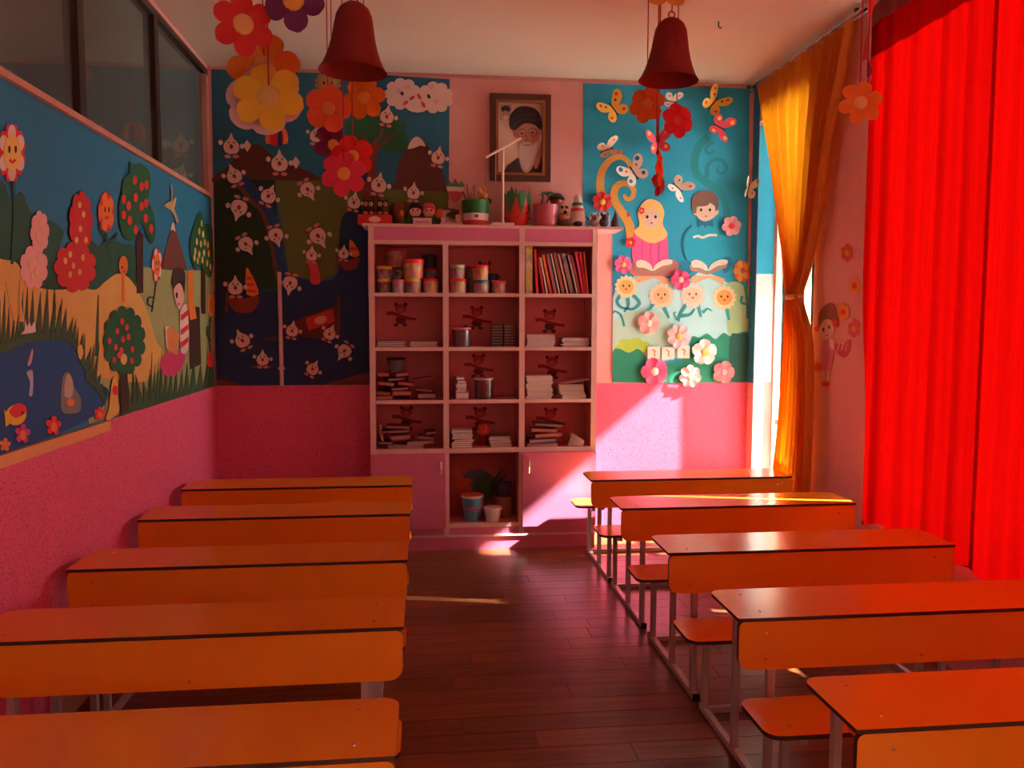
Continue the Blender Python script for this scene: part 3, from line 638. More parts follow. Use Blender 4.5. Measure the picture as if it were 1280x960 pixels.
G('green_hill', spl([(766, 405), (780, 392), (795, 388), (805, 384), (818, 386), (832, 395), (842, 415), (836, 450), (766, 450)], 4), PALEG, 2)
G('olive_hill', spl([(905, 360), (918, 352), (930, 358), (937, 372), (937, 430), (912, 420), (908, 396)], 4), MEAD, 2)
G('lime_bush', scal(791, 434, 23, 12, 7, .25), LIME, 3)
G('bush', spl([(766, 440), (774, 436), (786, 441), (797, 436), (806, 444), (812, 452), (850, 452), (863, 426), (866, 420), (874, 422), (884, 417), (894, 424), (904, 416), (914, 421), (924, 416), (937, 420), (937, 477.3), (766, 477.3)], 3), DG, 4)
G('dark_bush', spl([(912, 422), (924, 418), (937, 422), (937, 477), (914, 477)], 3), c_(.01, .11, .08), 5)
LIM[mr_.name] = (-9,)+LIM[mr_.name][1:]
# swirls
G('orange_swirl', rib([(753, 250), (750, 232), (753, 213), (763, 200), (775, 196), (785, 202), (789, 212)], 11, 5), SWIRL, 1)
G('orange_swirl', rib([(789, 300), (786, 280), (776, 264), (768, 250), (768, 238), (775, 230), (786, 230), (792, 238), (790, 247), (783, 249), (780, 243)], 12, 4), SWIRL, 2)
G('swirl_mark', [(783, 264), (788, 268), (784, 272)], PETR, 3)
G('teal_swirl', rib([(886, 171), (874, 182), (868, 200), (870, 216), (880, 226), (896, 236), (906, 252), (908, 268)], 10, 8), c_(.01, .27, .32), 1)
G('teal_swirl', rib([(892, 178), (884, 182), (882, 189), (888, 192), (893, 188)], 4, 2), c_(.01, .27, .36), 2)
G('teal_swirl', rib([(884, 222), (884, 208), (892, 200), (903, 201), (908, 210), (903, 217), (896, 214), (898, 208)], 5, 2), c_(.01, .27, .36), 2)
# girl
G('girl_knees', spl([(786, 332), (800, 323), (826, 324), (845, 326), (848, 338), (836, 345), (800, 346), (788, 342)], 4), c_(.50, .16, .16), 2)
G('girl_dress', spl([(791, 296), (800, 288), (828, 288), (834, 298), (835, 318), (834, 330), (814, 334), (792, 328)], 4), HOTP, 3)
for x in (803, 814, 824): G('dress_fold', rib([(x, 302), (x-1, 316), (x, 328)], .8), c_(.55, .04, .18), 4)
G('girl_headscarf', spl([(813, 249), (825, 254), (830, 266), (828, 280), (834, 294), (824, 302), (813, 304), (802, 299), (792, 290), (799, 281), (797, 266), (803, 254)], 4), c_(.85, .56, .18), 4)
G('girl_face', ell(813.5, 273, 10.5, 11.5), SKIN, 5)
for s in (-1, 1): G('eye', ell(813.8+s*5.2, 271.3, 1.7, 2.2, n=10), INK, 6)
G('mouth', ell(814, 279, 1.8, 1, n=8), LIP, 6); G('scarf_flower', scal(801.5, 263.5, 4, 4.4, 5, .4), PETR, 6); G('flower_heart', ell(801.5, 263.5, 1.3), PETW, 7)
# boy
G('boy_arm_line', rib([(864, 282), (855, 292), (852, 306), (855, 320), (860, 327)], 2), c_(.01, .12, .20), 2)
G('boy_body', spl([(866, 282), (880, 274), (896, 278), (906, 290), (911, 308), (912, 325), (900, 334), (862, 332), (856, 318), (855, 298)], 4), c_(.01, .38, .55), 2)
G('boy_knee', spl([(848, 338), (850, 328), (860, 326), (866, 334), (862, 342), (852, 344)], 3), c_(.01, .20, .34), 3); G('boy_knee', spl([(902, 324), (911, 321), (915, 328), (911, 338), (904, 341)], 3), c_(.01, .20, .34), 3)
G('boy_collar', [(871, 274), (880, 278), (891, 275), (891.5, 284), (884, 282), (881.5, 285), (878, 281), (871.5, 285)], c_(.01, .16, .28), 3)
G('boy_face', spl([(868, 262), (882, 252), (897, 262), (894, 270), (884, 276), (874, 274)], 4), SKIN, 4)
G('boy_ear', ell(868.5, 266, 2, 3.5), SKIN, 3); G('boy_ear', ell(896, 265, 2, 3.5), SKIN, 3)
G('boy_hair', spl([(865, 262), (866, 246), (876, 239), (888, 239), (897, 248), (897, 260), (894, 264), (893, 256), (888, 253), (884, 257), (878, 258), (871, 259), (869.5, 267)], 4), c_(.22, .10, .07), 5)
for s in (-1, 1): G('eye', ell(881.3+s*5.5, 262.5, 1.6, 2, n=10), INK, 6)
G('mouth', ell(882, 270.5, 1.8, .9, n=8), LIP, 6); G('white_ribbon', rib([(866, 297), (872, 295), (878, 297), (886, 294), (896, 294)], 3), BOOKW, 4)
# books on folding stands
for x0, nm in ((815, 'g'), (884, 'b')):
    G('book_stand', [(x0-19, 345), (x0+12, 353-8), (x0+22, 349), (x0+19, 356), (x0+2, 347), (x0-16, 354), (x0-22, 350)], PEACH, 3)
    G('book_cover', [(x0-23, 331), (x0-21, 338), (x0, 343.5), (x0+24, 334), (x0+24, 329), (x0, 340)], c_(.45, .22, .14), 5)
    G('book_page', spl([(x0-20, 327), (x0-12, 325), (x0-2, 331), (x0, 339), (x0-10, 335), (x0-19, 334)], 3), BOOKW, 6); G('book_page', spl([(x0+1, 339), (x0+4, 331), (x0+14, 325), (x0+24, 325), (x0+24, 330), (x0+12, 333)], 3), BOOKW, 6)
# sunflowers with faces
def sunf(px, py, r, pm, fm, st):
    for q in st: G('flower_leaf', rib(q, 5, 2.5), STEMC, 3)
    G('flower_petals', scal(px, py, r, r, 14, .22), pm, 4); G('flower_face', ell(px, py, r*.62, r*.62), fm, 5)
    for s in (-1, 1): G('eye', ell(px+s*r*.26, py-r*.08, 1.1, 1.7, n=8), INK, 6)
    G('mouth', ell(px, py+r*.2, 1.8, 1.2, n=8), LIP, 6)
PETC = c_(.86, .70, .40)
sunf(782.5, 358.5, 14.5, PETC, c_(.70, .46, .12), ([(784, 372), (785, 382), (780, 390)], [(778, 366), (771, 376), (776, 384), (786, 386)], [(790, 368), (799, 378), (794, 385), (786, 387)]))
sunf(826.5, 369.5, 16, c_(.86, .62, .42), c_(.82, .46, .22), ([(830, 384), (836, 398)], [(817, 378), (812, 386), (808, 388)]))
sunf(865.5, 369, 16, c_(.86, .70, .58), c_(.84, .60, .42), ([(860, 377), (850, 392), (848, 402)], [(872, 380), (876, 396)], [(850, 395), (862, 393), (868, 386)]))
sunf(905, 372, 15.5, PETC, c_(.84, .36, .08), ([(908, 386), (911, 400)],))
G('flower_leaf', rib([(780, 408), (776, 394), (768, 389), (766.5, 392)], 3, 1.5), STEMC, 3); G('flower_leaf', rib([(878, 391), (884, 386), (890, 389)], 4, 1), STEMC, 3); G('flower_leaf', rib([(846, 400), (842, 392), (845, 390)], 3, 1), STEMC, 3)
G('flower_stem', rib([(929, 350), (933, 372), (934, 398)], 3), STEMC, 5); G('flower_leaf', rib([(933, 380), (926, 378), (927, 370)], 3), STEMC, 6)
G('flower_petals', scal(926.5, 339, 11, 14, 9, .22), c_(.72, .12, .03), 6); G('flower_petals', scal(926.5, 339, 10.5, 13.5, 5, .6), c_(.78, .40, .06), 7); G('flower_face', ell(928, 338, 3, 4), c_(.50, .08, .03), 8)
# strip of the mural on the window reveal
def V3(bm, pts): bm.faces.new([bm.verts.new(p) for p in pts])
rev = YB-.12
mk('reveal_strip', B(XR+.002, XR+.135, rev-.0025, rev-.0008, 2.02, 3.12), CY, mr_)
mk('reveal_strip', B(XR+.002, XR+.135, rev-.0025, rev-.0008, 1.20, 2.02), c_(.66, .74, .70), mr_)  # pale lower piece: blown-out sunlight on the reveal, painted into its colour

# small raised flowers, tiles, butterflies on the right mural
def petal_mesh(key, L_, Wd, mat, cup=.18, notch=0):
    bm = NB(); nu, nv = 4, 9; g = []
    for j in range(nv+1):
        t = j/nv; w = Wd*(.30+.70*math.sin(PI/2*min(1, t/.62))) if t < .62 else Wd*math.sqrt(max(.02, 1-((t-.62)/.385)**2))
        rw = []
        for i in range(nu+1):
            s = i/nu*2-1; z = L_*(.10+.90*t)-(notch*L_*(1-abs(s)) if t == 1 else 0)
            rw.append(bm.verts.new((s*w/2, -cup*L_*(t*.6-.8*t*t)-abs(s)*w*.12, z)))
        g.append(rw)
    for j in range(nv):
        for i in range(nu): bm.faces.new((g[j][i], g[j][i+1], g[j+1][i+1], g[j+1][i]))
    me = bpy.data.meshes.new('petal'); bmesh.ops.recalc_face_normals(bm, faces=bm.faces); bm.to_mesh(me); bm.free(); me.materials.append(mat)
    for p in me.polygons: p.use_smooth = True
    return me
def paper_flower(name, label, loc, r, n, mat, cmat, group=None, rot=(0, 0, 0), wide=1.0, phase=0, string=None, back=None, cr=.30, cup=.18, skip=()):
    o = root(name, loc, label, 'paper flower', group, rot)
    me = petal_mesh(name, r, r*wide*1.36*math.sin(PI/n), mat, cup)
    for k in range(n):
        if k in skip: continue
        q = bpy.data.objects.new('petal', me); COL.objects.link(q); q.parent = o; q.rotation_euler = (0, 2*PI*k/n+phase, 0); q.location = (0, -.0016*k*(r/.1), 0)
    bm = NB(); lathe(bm, (0, 0, 0), [(r*cr, 0), (r*cr*.9, r*.06), (r*cr*.5, r*.10), (1e-7, r*.11)], 14); bmesh.ops.rotate(bm, verts=bm.verts, cent=(0, 0, 0), matrix=Matrix.Rotation(PI/2, 3, 'X'))
    bmesh.ops.translate(bm, verts=bm.verts, vec=(0, -.0016*n*(r/.1), 0))
    mk('flower_center', bm, cmat, o, local=True, smooth=True)
    if back: mk('backing', slab(NB(), scal(0, 0, r*1.08, r*1.02, n, .15), lambda x, y, t: Vector((x-.02, .012+t, y)), 0, .002), back, o, local=True)
    if string:
        s = mk('string', tube(NB(), [Vector((0, .004, 0)), Vector((0, .004, string))], .0028, 5), c_(.45, .02, .05), o, local=True)
        s.rotation_euler = Matrix.Rotation(0, 3, 'X').to_euler()
        inv = o.rotation_euler.to_matrix().inverted(); s.rotation_euler = inv.to_euler()
    return o
kB = YB/FPX
GW = 'raised paper flowers on the reading children mural'
for px, py, r, n, m_, cm, lb in (
    (752, 253, 13, 6, c_(.70, .03, .04), YEL, 'dark red paper flower above the bookcase corner on the orange swirl'), (787, 303.5, 7, 5, PETR, YEL, 'small red paper flower at the lower tip of the orange swirl'),
    (778, 331, 12, 6, c_(.80, .14, .34), YEL, 'pink paper flower left of the painted girl'), (849.5, 350, 13, 5, c_(.80, .06, .20), PETW, 'crimson paper flower between the two book stands'),
    (913, 283, 13, 6, ROSE, PETR, 'rose pink paper flower right of the painted boy'), (810, 404, 15, 5, c_(.82, .40, .36), BOOKW, 'salmon paper flower on the pale green hill'),
    (847, 420, 16, 7, c_(.84, .60, .62), FACEY, 'pale pink paper flower above the white tiles'), (879, 440, 17, 5, c_(.86, .80, .74), YEL, 'white four petal flower at the end of the white tiles'),
    (817, 464, 18, 5, c_(.80, .10, .26), BOOKW, 'hot pink paper flower under the white tiles'), (861.5, 470, 15, 7, c_(.84, .46, .40), BOOKW, 'low salmon paper flower at the middle of the dado edge'),
    (903, 465, 15, 5, c_(.80, .20, .22), ROSE, 'coral paper flower at the right end of the dado edge')):
    paper_flower('paper_flower', lb, PLANE['B'](px, py, .022), r*kB, n, m_, cm, GW, (0, R(random.uniform(-20, 20)), 0), wide=1.15)
TILE = c_(.86, .82, .74)
for i, (px, py, lb) in enumerate(((816.5, 441, 'left white square tile on the green bushes'), (834, 441.5, 'middle white square tile on the green bushes'), (853.5, 440, 'right white square tile beside the white flower'))):
    p = PLANE['B'](px, py, .004); h = .048
    t = root('wall_tile', p, lb, 'tile', 'white square tiles on the mural')
    mk('card', B(p.x-h, p.x+h, YB-.020, YB-.0085, p.z-h, p.z+h), TILE, t)
    mk('mark', slab(NB(), rib([(px-2, py-4), (px+1.5, py-2), (px+.5, py+1), (px+1.5, py+4)], 2, 1.5), PLANE['B'], .0202, .0210), c_(.75, .30, .10), t)
def butterfly(px, py, s, rot, wm, dots, lb, tilt=28, lift=.045, sq=1):
    o = root('paper_butterfly', PLANE['B'](px, py, lift), lb, 'butterfly', 'paper butterflies on the mural', (0, R(rot), 0))
    k = kB*s
    up_ = spl([(0, 1), (5, 10), (13, 17), (19, 14), (17, 5), (8, 0)], 4); lo_ = spl([(0, 0), (9, -1), (15, -6), (13, -13), (6, -13), (1, -6)], 4)
    for sd in (-1, 1):
        for nm, w in (('upper_wing', up_), ('lower_wing', lo_)):
            a = R(tilt)
            bm = slab(NB(), [(x*k, y*k) for x, y in w], lambda x, y, t: Vector((sd*sq*(x*math.cos(a)), -x*math.sin(a)-t, y)), 0, .0015)
            W_ = mk(nm, bm, wm, o, local=True)
            for (dx, dy, dr, dm) in dots:
                if (dy > 0) == (nm == 'upper_wing'):
                    mk('wing_spot', slab(NB(), [((dx+q[0])*k, (dy+q[1])*k) for q in ell(0, 0, dr, n=10)], lambda x, y, t: Vector((sd*sq*(x*math.cos(a)), -x*math.sin(a)-t, y)), .0016, .0024), dm, W_, local=True)
    b = NB(); tube(b, [(0, -.003, -10*k), (0, -.004, 0), (0, -.003, 9*k)], .9*k, 7); mk('body', b, BARK, o, local=True)
d1_ = ((13, 12, 2, PETR), (8, 7, 1.5, BARK), (10, -8, 2, PETR)); d2_ = ((13, 12, 3, YEL), (10, -7, 2.6, YEL)); d3_ = ((13, 12, 3, CYD), (8, 6, 1.5, PETR), (10, -7, 2.6, CYD)); d4_ = ((13, 11, 1.6, PETR), (9, -6, 1.4, BROWN))
YB1 = c_(.84, .48, .07)
butterfly(765, 138, 1.0, -38, YB1, d1_, 'yellow paper butterfly with red spots at the top left of the mural', 20)
butterfly(889, 131, 1.0, 40, YB1, d1_, 'yellow paper butterfly at the top right of the mural', 35)
butterfly(897, 161, .9, 115, c_(.70, .05, .10), d2_, 'red paper butterfly with yellow spots above the teal swirl', 25)
butterfly(757, 189, .9, 70, c_(.74, .54, .36), d4_, 'beige paper butterfly above the orange swirl', 48)
butterfly(790, 217, 1.0, -35, c_(.82, .74, .66), d3_, 'white paper butterfly with blue spots on the orange swirl', 15)
butterfly(820, 180, .95, -10, c_(.72, .06, .12), d2_, 'red paper butterfly behind the hanging orange flowers', 30)
butterfly(845, 236, .9, 130, c_(.84, .78, .70), d4_, 'white paper butterfly left of the painted boy head', 35)
butterfly(932, 238, .85, 12, c_(.62, .48, .30), d4_, 'tan paper butterfly on the dark right edge of the mural', 58)
butterfly(837, 129, .7, 100, c_(.80, .74, .68), d4_, 'small white paper butterfly behind the crimson hanging flower', 35)

# ------------------------------------------------------------------ stickers on the pier by the red curtain
PR = lambda par, nm, pts, mt, lay: art(par, nm, pts, mt, 'R', lay)
gs = root('girl_sticker', PLANE['R'](1040, 480, 0), 'pink wall sticker of a girl with brown hair and a striped scarf', 'sticker')
PR(gs, 'hair', spl([(1024, 410), (1024, 392), (1034, 380), (1042, 380), (1047, 392), (1049, 408), (1044, 406), (1034, 400), (1028, 412)], 4), c_(.30, .11, .06), 1)
PR(gs, 'face', spl([(1025, 410), (1033, 399), (1043, 404), (1042, 418), (1034, 424), (1027, 420)], 4), SKIN, 2)
for x, y in ((1030.5, 412), (1037.5, 409)): PR(gs, 'eye', ell(x, y, 1.2, 2.6, n=8), INK, 3)
PR(gs, 'mouth', ell(1035, 419, 1.5, .9, n=8), LIP, 3); PR(gs, 'hair_bow', ell(1045, 404, 3, 5), PETR, 3); PR(gs, 'hair_bow', ell(1022, 411, 3, 3.5), PETR, 3)
PR(gs, 'dress', spl([(1031, 426), (1041, 426), (1043, 440), (1040, 460), (1034, 464), (1028, 456), (1029, 436)], 4), c_(.72, .22, .36), 2)
PR(gs, 'sleeve', ell(1041, 430, 3.2, 7, -10), c_(.82, .60, .62), 3)
PR(gs, 'scarf', spl([(1044, 430), (1054, 430), (1063, 424), (1063, 436), (1057, 447), (1048, 442)], 4), c_(.52, .05, .09), 2)
for x in (1048, 1053, 1058): PR(gs, 'scarf_stripe', rib([(x+3, 428), (x, 438)], 1.3), c_(.82, .60, .58), 3)
PR(gs, 'basket', ell(1023, 459, 6, 5), c_(.60, .06, .04), 3); PR(gs, 'leg', rib([(1030, 463), (1031, 476)], 2.4), SKIN, 1); PR(gs, 'leg', rib([(1036, 463), (1036, 476)], 2.4), SKIN, 1); PR(gs, 'shoe', ell(1033, 480, 5, 3.4), PETR, 2)
for px, py, r, a, b, lb in ((1059.5, 316, 9, c_(.62, .08, .03), c_(.72, .26, .04), 'topmost red flower sticker beside the red curtain'), (1069, 357, 9, c_(.75, .32, .03), PETR, 'yellow flower sticker partly behind the red curtain'),
                            (1055, 390, 9, c_(.75, .32, .03), PETR, 'yellow flower sticker at the head of the girl sticker'), (1068, 411, 9, c_(.66, .08, .12), c_(.75, .32, .03), 'lowest red flower sticker at the red curtain edge')):
    o = root('flower_sticker', PLANE['R'](px, py, 0), lb, 'sticker', 'flower stickers on the pier'); PR(o, 'petals', scal(px, py, r*.85, r*1.25, 6, .3), a, 1); PR(o, 'heart', ell(px, py, r*.32, r*.45), b, 2)

# ------------------------------------------------------------------ things hanging from the ceiling
def hang(px, py, Y, r_px, n, mat, cmat, lb, name='paper_flower', rot=(0, 0, 0), **k):
    p = atY(px, py, Y); kk = Y/FPX
    return paper_flower(name, lb, p, r_px*kk, n, mat, cmat, 'paper flowers hanging from the ceiling', rot, string=ZC-.001-p.z, **k)
HR = c_(.66, .02, .02); HO = c_(.82, .22, .02); HV = c_(.16, .02, .10); HY = c_(.86, .50, .03); CT = c_(.80, .42, .14)
hang(304, 31, 3.05, 36, 6, HR, CT, 'large red paper flower hanging at the top left by the panes', rot=(R(8), R(-20), R(12)), phase=.3, cr=.34, cup=.12)
hang(368, 0, 3.0, 37, 5, HV, c_(.82, .40, .06), 'dark purple paper flower cut by the top edge, left of the left bell', rot=(R(5), R(30), R(-8)), cr=.36, cup=.1)
hang(330, 84, 3.35, 43, 6, c_(.80, .20, .02), c_(.76, .36, .10), 'orange paper flower hanging right above the big yellow one', rot=(R(-10), R(18), R(5)), wide=1.0, cup=.12)
hang(336, 122, 3.2, 43, 6, HY, c_(.76, .46, .14), 'big yellow paper flower with a pale backing sheet', rot=(R(-12), R(-12), 0), wide=1.05, back=c_(.76, .50, .48), cr=.32, cup=.1)
hang(410, 136, 4.3, 28, 5, c_(.76, .12, .03), c_(.72, .28, .10), 'red orange paper flower hanging below the left bell', rot=(R(5), R(14), R(10)), wide=1.1)
hang(456, 123, 4.4, 26, 6, HO, c_(.84, .36, .05), 'small orange paper flower hanging right of the left bell', rot=(0, R(20), R(-10)), wide=1.05)
hang(416, 182, 4.5, 25, 6, HV, c_(.72, .40, .12), 'purple paper flower hanging behind two red flowers', rot=(0, R(10), R(25)))
hang(441, 196, 4.25, 26, 5, c_(.76, .02, .02), c_(.80, .40, .08), 'red paper flower hanging directly above the pink one', rot=(R(-5), R(-14), 0), wide=1.1)
hang(430, 218, 4.1, 28, 6, c_(.76, .04, .09), c_(.80, .34, .08), 'lowest pink red paper flower of the left hanging group', rot=(R(-6), R(8), 0), wide=1.05)
hang(809, 131, 4.0, 23, 6, c_(.78, .15, .02), c_(.72, .24, .06), 'orange paper flower hanging under the left rim of the right bell', rot=(0, R(16), R(-30)), wide=1.1)
hang(846, 151, 4.1, 22, 6, c_(.74, .03, .07), c_(.72, .10, .06), 'crimson paper flower hanging under the right bell', rot=(0, R(-10), R(10)), wide=1.15)
hang(821, 178, 3.8, 20, 6, c_(.74, .14, .03), c_(.74, .30, .06), 'orange paper flower hanging edge on under the right bell', rot=(0, 0, R(78)))
hang(823, 207, 4.15, 20, 6, c_(.82, .18, .02), c_(.80, .26, .05), 'half turned orange paper flower, lower in the right hanging group', rot=(0, R(12), R(58)), wide=1.1)
hang(822, 228, 4.5, 18, 5, c_(.40, .015, .04), c_(.80, .16, .02), 'dark red half turned paper flower at the bottom of the right hanging group', rot=(0, R(200), R(50)), wide=1.1)
hang(1075, 129, 3.0, 29, 6, c_(.80, .20, .02), c_(.84, .52, .18), 'orange paper flower hanging in front of the red curtain edge', rot=(R(-4), R(14), R(-12)), wide=.95, cup=.14)
hang(1085, 96, 3.05, 21, 5, c_(.32, .03, .16), c_(.74, .10, .06), 'purple paper flower edge on behind the orange one by the red curtain', rot=(0, R(20), R(62)))
# pink paper garland by the red curtain
p = atY(1086, 45, 3.1); gp = root('paper_garland', (p.x, p.y, p.z-.09), 'pink twisted paper streamer at the top of the red curtain edge', 'garland')
def gar(u, v):
    a = 5.5*v+PI*u; w = .012+.014*math.sin(PI*v)
    return Vector((p.x+(u-.5)*2*w*math.cos(5*v)+.02*math.sin(4*v), p.y+(u-.5)*2*w*math.sin(5*v), ZC-.001-(ZC-p.z+.09)*v))
sheet('streamer', 4, 40, gar, c_(.72, .10, .14), gp)
# bells
def bell(px, ptop, pbot, Y, rpx, lb, n):
    zt, zb = atY(px, ptop, Y).z, atY(px, pbot, Y).z; c = atY(px, pbot, Y); r = rpx*Y/FPX; h = zt-zb
    o = root('paper_bell', (c.x, Y, zb), lb, 'bell', 'paper bells hanging from the ceiling', (0, R(2), 0))
    prof = [(r, 0), (r*.90, h*.07), (r*.80, h*.18), (r*.70, h*.33), (r*.62, h*.50), (r*.565, h*.68), (r*.52, h*.80), (r*.42, h*.90), (r*.26, h*.965), (r*.08, h*1.0), (1e-7, h)]
    prof += [(1e-7, h-.006), (r*.25, h*.95), (r*.41, h*.885), (r*.51, h*.79), (r*.555, h*.67), (r*.61, h*.50), (r*.69, h*.33), (r*.79, h*.18), (r*.89, h*.07), (r*.985, .0)]
    mk('shell', lathe(NB(), (0, 0, 0), prof, 40, closed=False), c_(.22, .010, .010), o, smooth=True, local=True)
    b = NB(); t = [(.014*math.cos(a), 0, h+.012+.014*math.sin(a)) for a in [2*PI*k/12 for k in range(13)]]; tube(b, t, .003, 6); mk('loop', b, c_(.30, .02, .02), o, local=True)
    mk('string', tube(NB(), [(0, 0, h+.026), (0, 0, ZC-zb-.002)], .0025, 5), c_(.40, .03, .03), o, local=True)
    return o
bell(441, 2, 90, 3.1, 41, 'dark red paper bell hanging left of centre', 0)
b2 = bell(835.5, 22, 101, 3.5, 37.5, 'dark red paper bell with a loop hanging right of centre', 1)
p = atY(833, 1, 3.5); o = root('paper_butterfly', p, 'small yellow paper bow above the right bell', 'butterfly')
for sd in (-1, 1): mk('wing', slab(NB(), spl([(0, 0), (.03*sd, .03), (.07*sd, .025), (.072*sd, -.012), (.03*sd, -.02)], 4), lambda x, y, t: Vector((x, -.004-t, y)), 0, .0015), c_(.72, .36, .06), o, local=True)
h_ = atY(897, 92, 4.9); o = root('ceiling_hook', (h_.x, 4.9, ZC-.03), 'small dark metal hook in the ceiling near the yellow curtain', 'hook')
mk('shaft', tube(NB(), [(h_.x, 4.9, ZC-.001), (h_.x, 4.9, ZC-.03), (h_.x+.012, 4.9, ZC-.042), (h_.x+.02, 4.9, ZC-.03)], .004, 6), BLACK, o)

# ------------------------------------------------------------------ framed portrait
f0, f1 = atY(612, 226.5, YB), atY(688, 120, YB)
x0, x1, z0, z1 = f0.x, f1.x, f0.z, f1.z
pf = root('framed_picture', ((x0+x1)/2, YB, z0), 'dark brown framed portrait of a white bearded person in a black turban', 'picture')
bm = NB(); w = .062
for q in ((x0, x1, z0, z0+w), (x0, x1, z1-w, z1), (x0, x0+w, z0+w, z1-w), (x1-w, x1, z0+w, z1-w)): box(bm, q[0], q[1], YB-.035, YB-.001, q[2], q[3])
mk('frame', bm, c_(.085, .028, .014, r=.35), pf)
bm = NB(); v = .018
for q in ((x0+w-v, x1-w+v, z0+w-v, z0+w), (x0+w-v, x1-w+v, z1-w, z1-w+v), (x0+w-v, x0+w, z0+w, z1-w), (x1-w, x1-w+v, z0+w, z1-w)): box(bm, q[0], q[1], YB-.040, YB-.0352, q[2], q[3])
mk('inner_moulding', bm, c_(.30, .10, .04, r=.3), pf)
mk('print', B(x0+w, x1-w, YB-.012, YB-.004, z0+w, z1-w), c_(.62, .45, .34), pf)
def P_(nm, pts, mt, lay): mk(nm, slab(NB(), pts, PLANE['B'], .0125+.0008*lay, .0132+.0008*lay), mt, pf)
GREYB = c_(.60, .52, .46)
SK1, SK2 = c_(.46, .21, .145), c_(.34, .13, .09)
P_('robe', [(628, 217), (634, 207), (646, 198), (656, 196), (668, 192), (680.6, 186), (680.6, 217)], c_(.03, .026, .028), 0)
P_('ear', spl([(641, 164), (644, 161), (645.5, 168), (643, 172)], 3), SK2, 1)
P_('beard', spl([(646, 176), (654, 180), (664, 180), (671, 170), (674, 178), (671, 194), (666, 208), (659, 216), (652, 212), (648, 196)], 4), c_(.46, .38, .34), 1)
P_('face', spl([(643, 163), (648, 156), (660, 155), (672, 159), (674.5, 166), (672, 176), (667, 183), (658, 185), (650, 184), (645, 174)], 4), SK1, 2)
P_('beard', spl([(649, 186), (653, 181), (659, 183), (666, 182), (670, 178), (670, 190), (664, 204), (658, 213), (653, 206), (649, 196)], 4), c_(.58, .50, .45), 3)
P_('eyebrow', rib([(647, 164), (652, 162), (657, 163.5)], 1.6), c_(.20, .14, .12), 4); P_('eyebrow', rib([(660, 163), (666, 161), (671, 163)], 1.6), c_(.20, .14, .12), 4)
P_('eye', ell(652, 167.5, 2, 1), INK, 5); P_('eye', ell(665, 166.5, 2, 1), INK, 5)
P_('glasses', rib([(646, 166), (648, 171), (655, 171), (657, 166), (660, 166), (662, 170), (669, 170), (671, 165)], .8), c_(.14, .07, .06), 6)
P_('nose', spl([(657, 167), (659, 170), (660.5, 176), (657, 178), (654.5, 176)], 3), SK2, 4); P_('moustache', rib([(650, 182), (657, 179.5), (665, 181)], 2.6), c_(.52, .44, .40), 4); P_('mouth', rib([(654, 182.8), (658, 182.2), (662, 182.6)], 1.1), c_(.30, .08, .07), 5)
P_('turban', spl([(637, 160), (637, 146), (645, 136), (656, 133.5), (669, 137), (676, 148), (676, 163), (668, 157), (655, 155), (644, 163)], 4), c_(.022, .016, .018), 5)
for q in ([(640, 152), (652, 145), (670, 143)], [(640, 159), (654, 150), (674, 152)]): P_('turban_fold', rib(q, 1), c_(.05, .04, .042), 6)
P_('hand', spl([(667, 209), (670, 194), (674, 182), (677.5, 176), (679.5, 178), (678.5, 188), (675, 201), (671, 211)], 3), SK1, 6)
for q in ([(671, 195), (675, 184), (678, 178)], [(673, 198), (677, 186)]): P_('finger_line', rib(q, .6), SK2, 7)
P_('inset_photo', [(624, 131), (639, 131), (639, 151), (624, 151)], c_(.44, .30, .24), 0); P_('inset_turban', ell(632, 137, 6, 4.4), c_(.04, .03, .03), 1); P_('inset_face', ell(631.5, 143, 3.8, 4.2), c_(.46, .24, .18), 1.5); P_('inset_beard', ell(632, 147.5, 3.6, 3), GREYB, 2)

# ------------------------------------------------------------------ bookcase contents
def C(px, py, Y=5.95): return atY(px, py, Y)
FLOORZ = [1.858, 1.474, 1.096, ZDOOR+.034]      # upper faces of the shelves, top to bottom
def zs(i): return FLOORZ[i]+.0008
LBL = lambda c: M(c, .45, 'label')
def tub(name, px, z, wpx, h, Y, body, lid, label, group='modelling dough tubs on the top shelf', taper=.92, lidh=.022, cat='tub'):
    x = atY(px, 360, Y).x; r = wpx*Y/FPX/2
    o = root(name, (x, Y, z), label, cat, group)
    mk('body', lathe(NB(), (0, 0, 0), [(r*taper*.96, 0), (r*taper, .006), (r*.965, h-lidh)], 20), body, o, smooth=True, local=True)
    mk('lid', lathe(NB(), (0, 0, 0), [(r, h-lidh+.0004), (r*1.02, h-lidh+.003), (r*1.02, h-.004), (r*.98, h), (r*.6, h-.002)], 20), lid, o, smooth=True, local=True)
    return z+h+.0006
YLID = c_(.80, .42, .05, r=.4); RLID = c_(.72, .02, .03, r=.4); PLID = c_(.74, .16, .24, r=.4); BLID = c_(.05, .22, .42, r=.4); GLID = c_(.40, .50, .30, r=.4)
t = tub('dough_tub', 480, zs(0), 17, .098, 5.95, LBL((.16, .05, .05)), YLID, 'brown tub with a yellow lid at the left end of the top shelf')
tub('dough_tub', 480.5, t, 19, .088, 5.95, LBL((.14, .04, .05)), YLID, 'brown tub with a yellow lid stacked on the leftmost tub')
tub('dough_tub', 498, zs(0), 16, .092, 5.915, LBL((.42, .20, .22)), PLID, 'tub with a pink lid between brown and yellow tubs, left bay')
t = tub('dough_tub', 516.5, zs(0), 21, .10, 5.93, LBL((.44, .22, .14)), YLID, 'tub with a yellow lid under the big red lidded tub')
tub('dough_tub', 517, t, 26, .136, 5.93, LBL((.62, .26, .06)), RLID, 'big colourful tub with a red lid on a yellow lidded tub', lidh=.03)
tub('dough_tub', 538.5, zs(0), 19, .102, 5.93, LBL((.62, .36, .10)), RLID, 'tub with a red lid at the right end of the left bay')
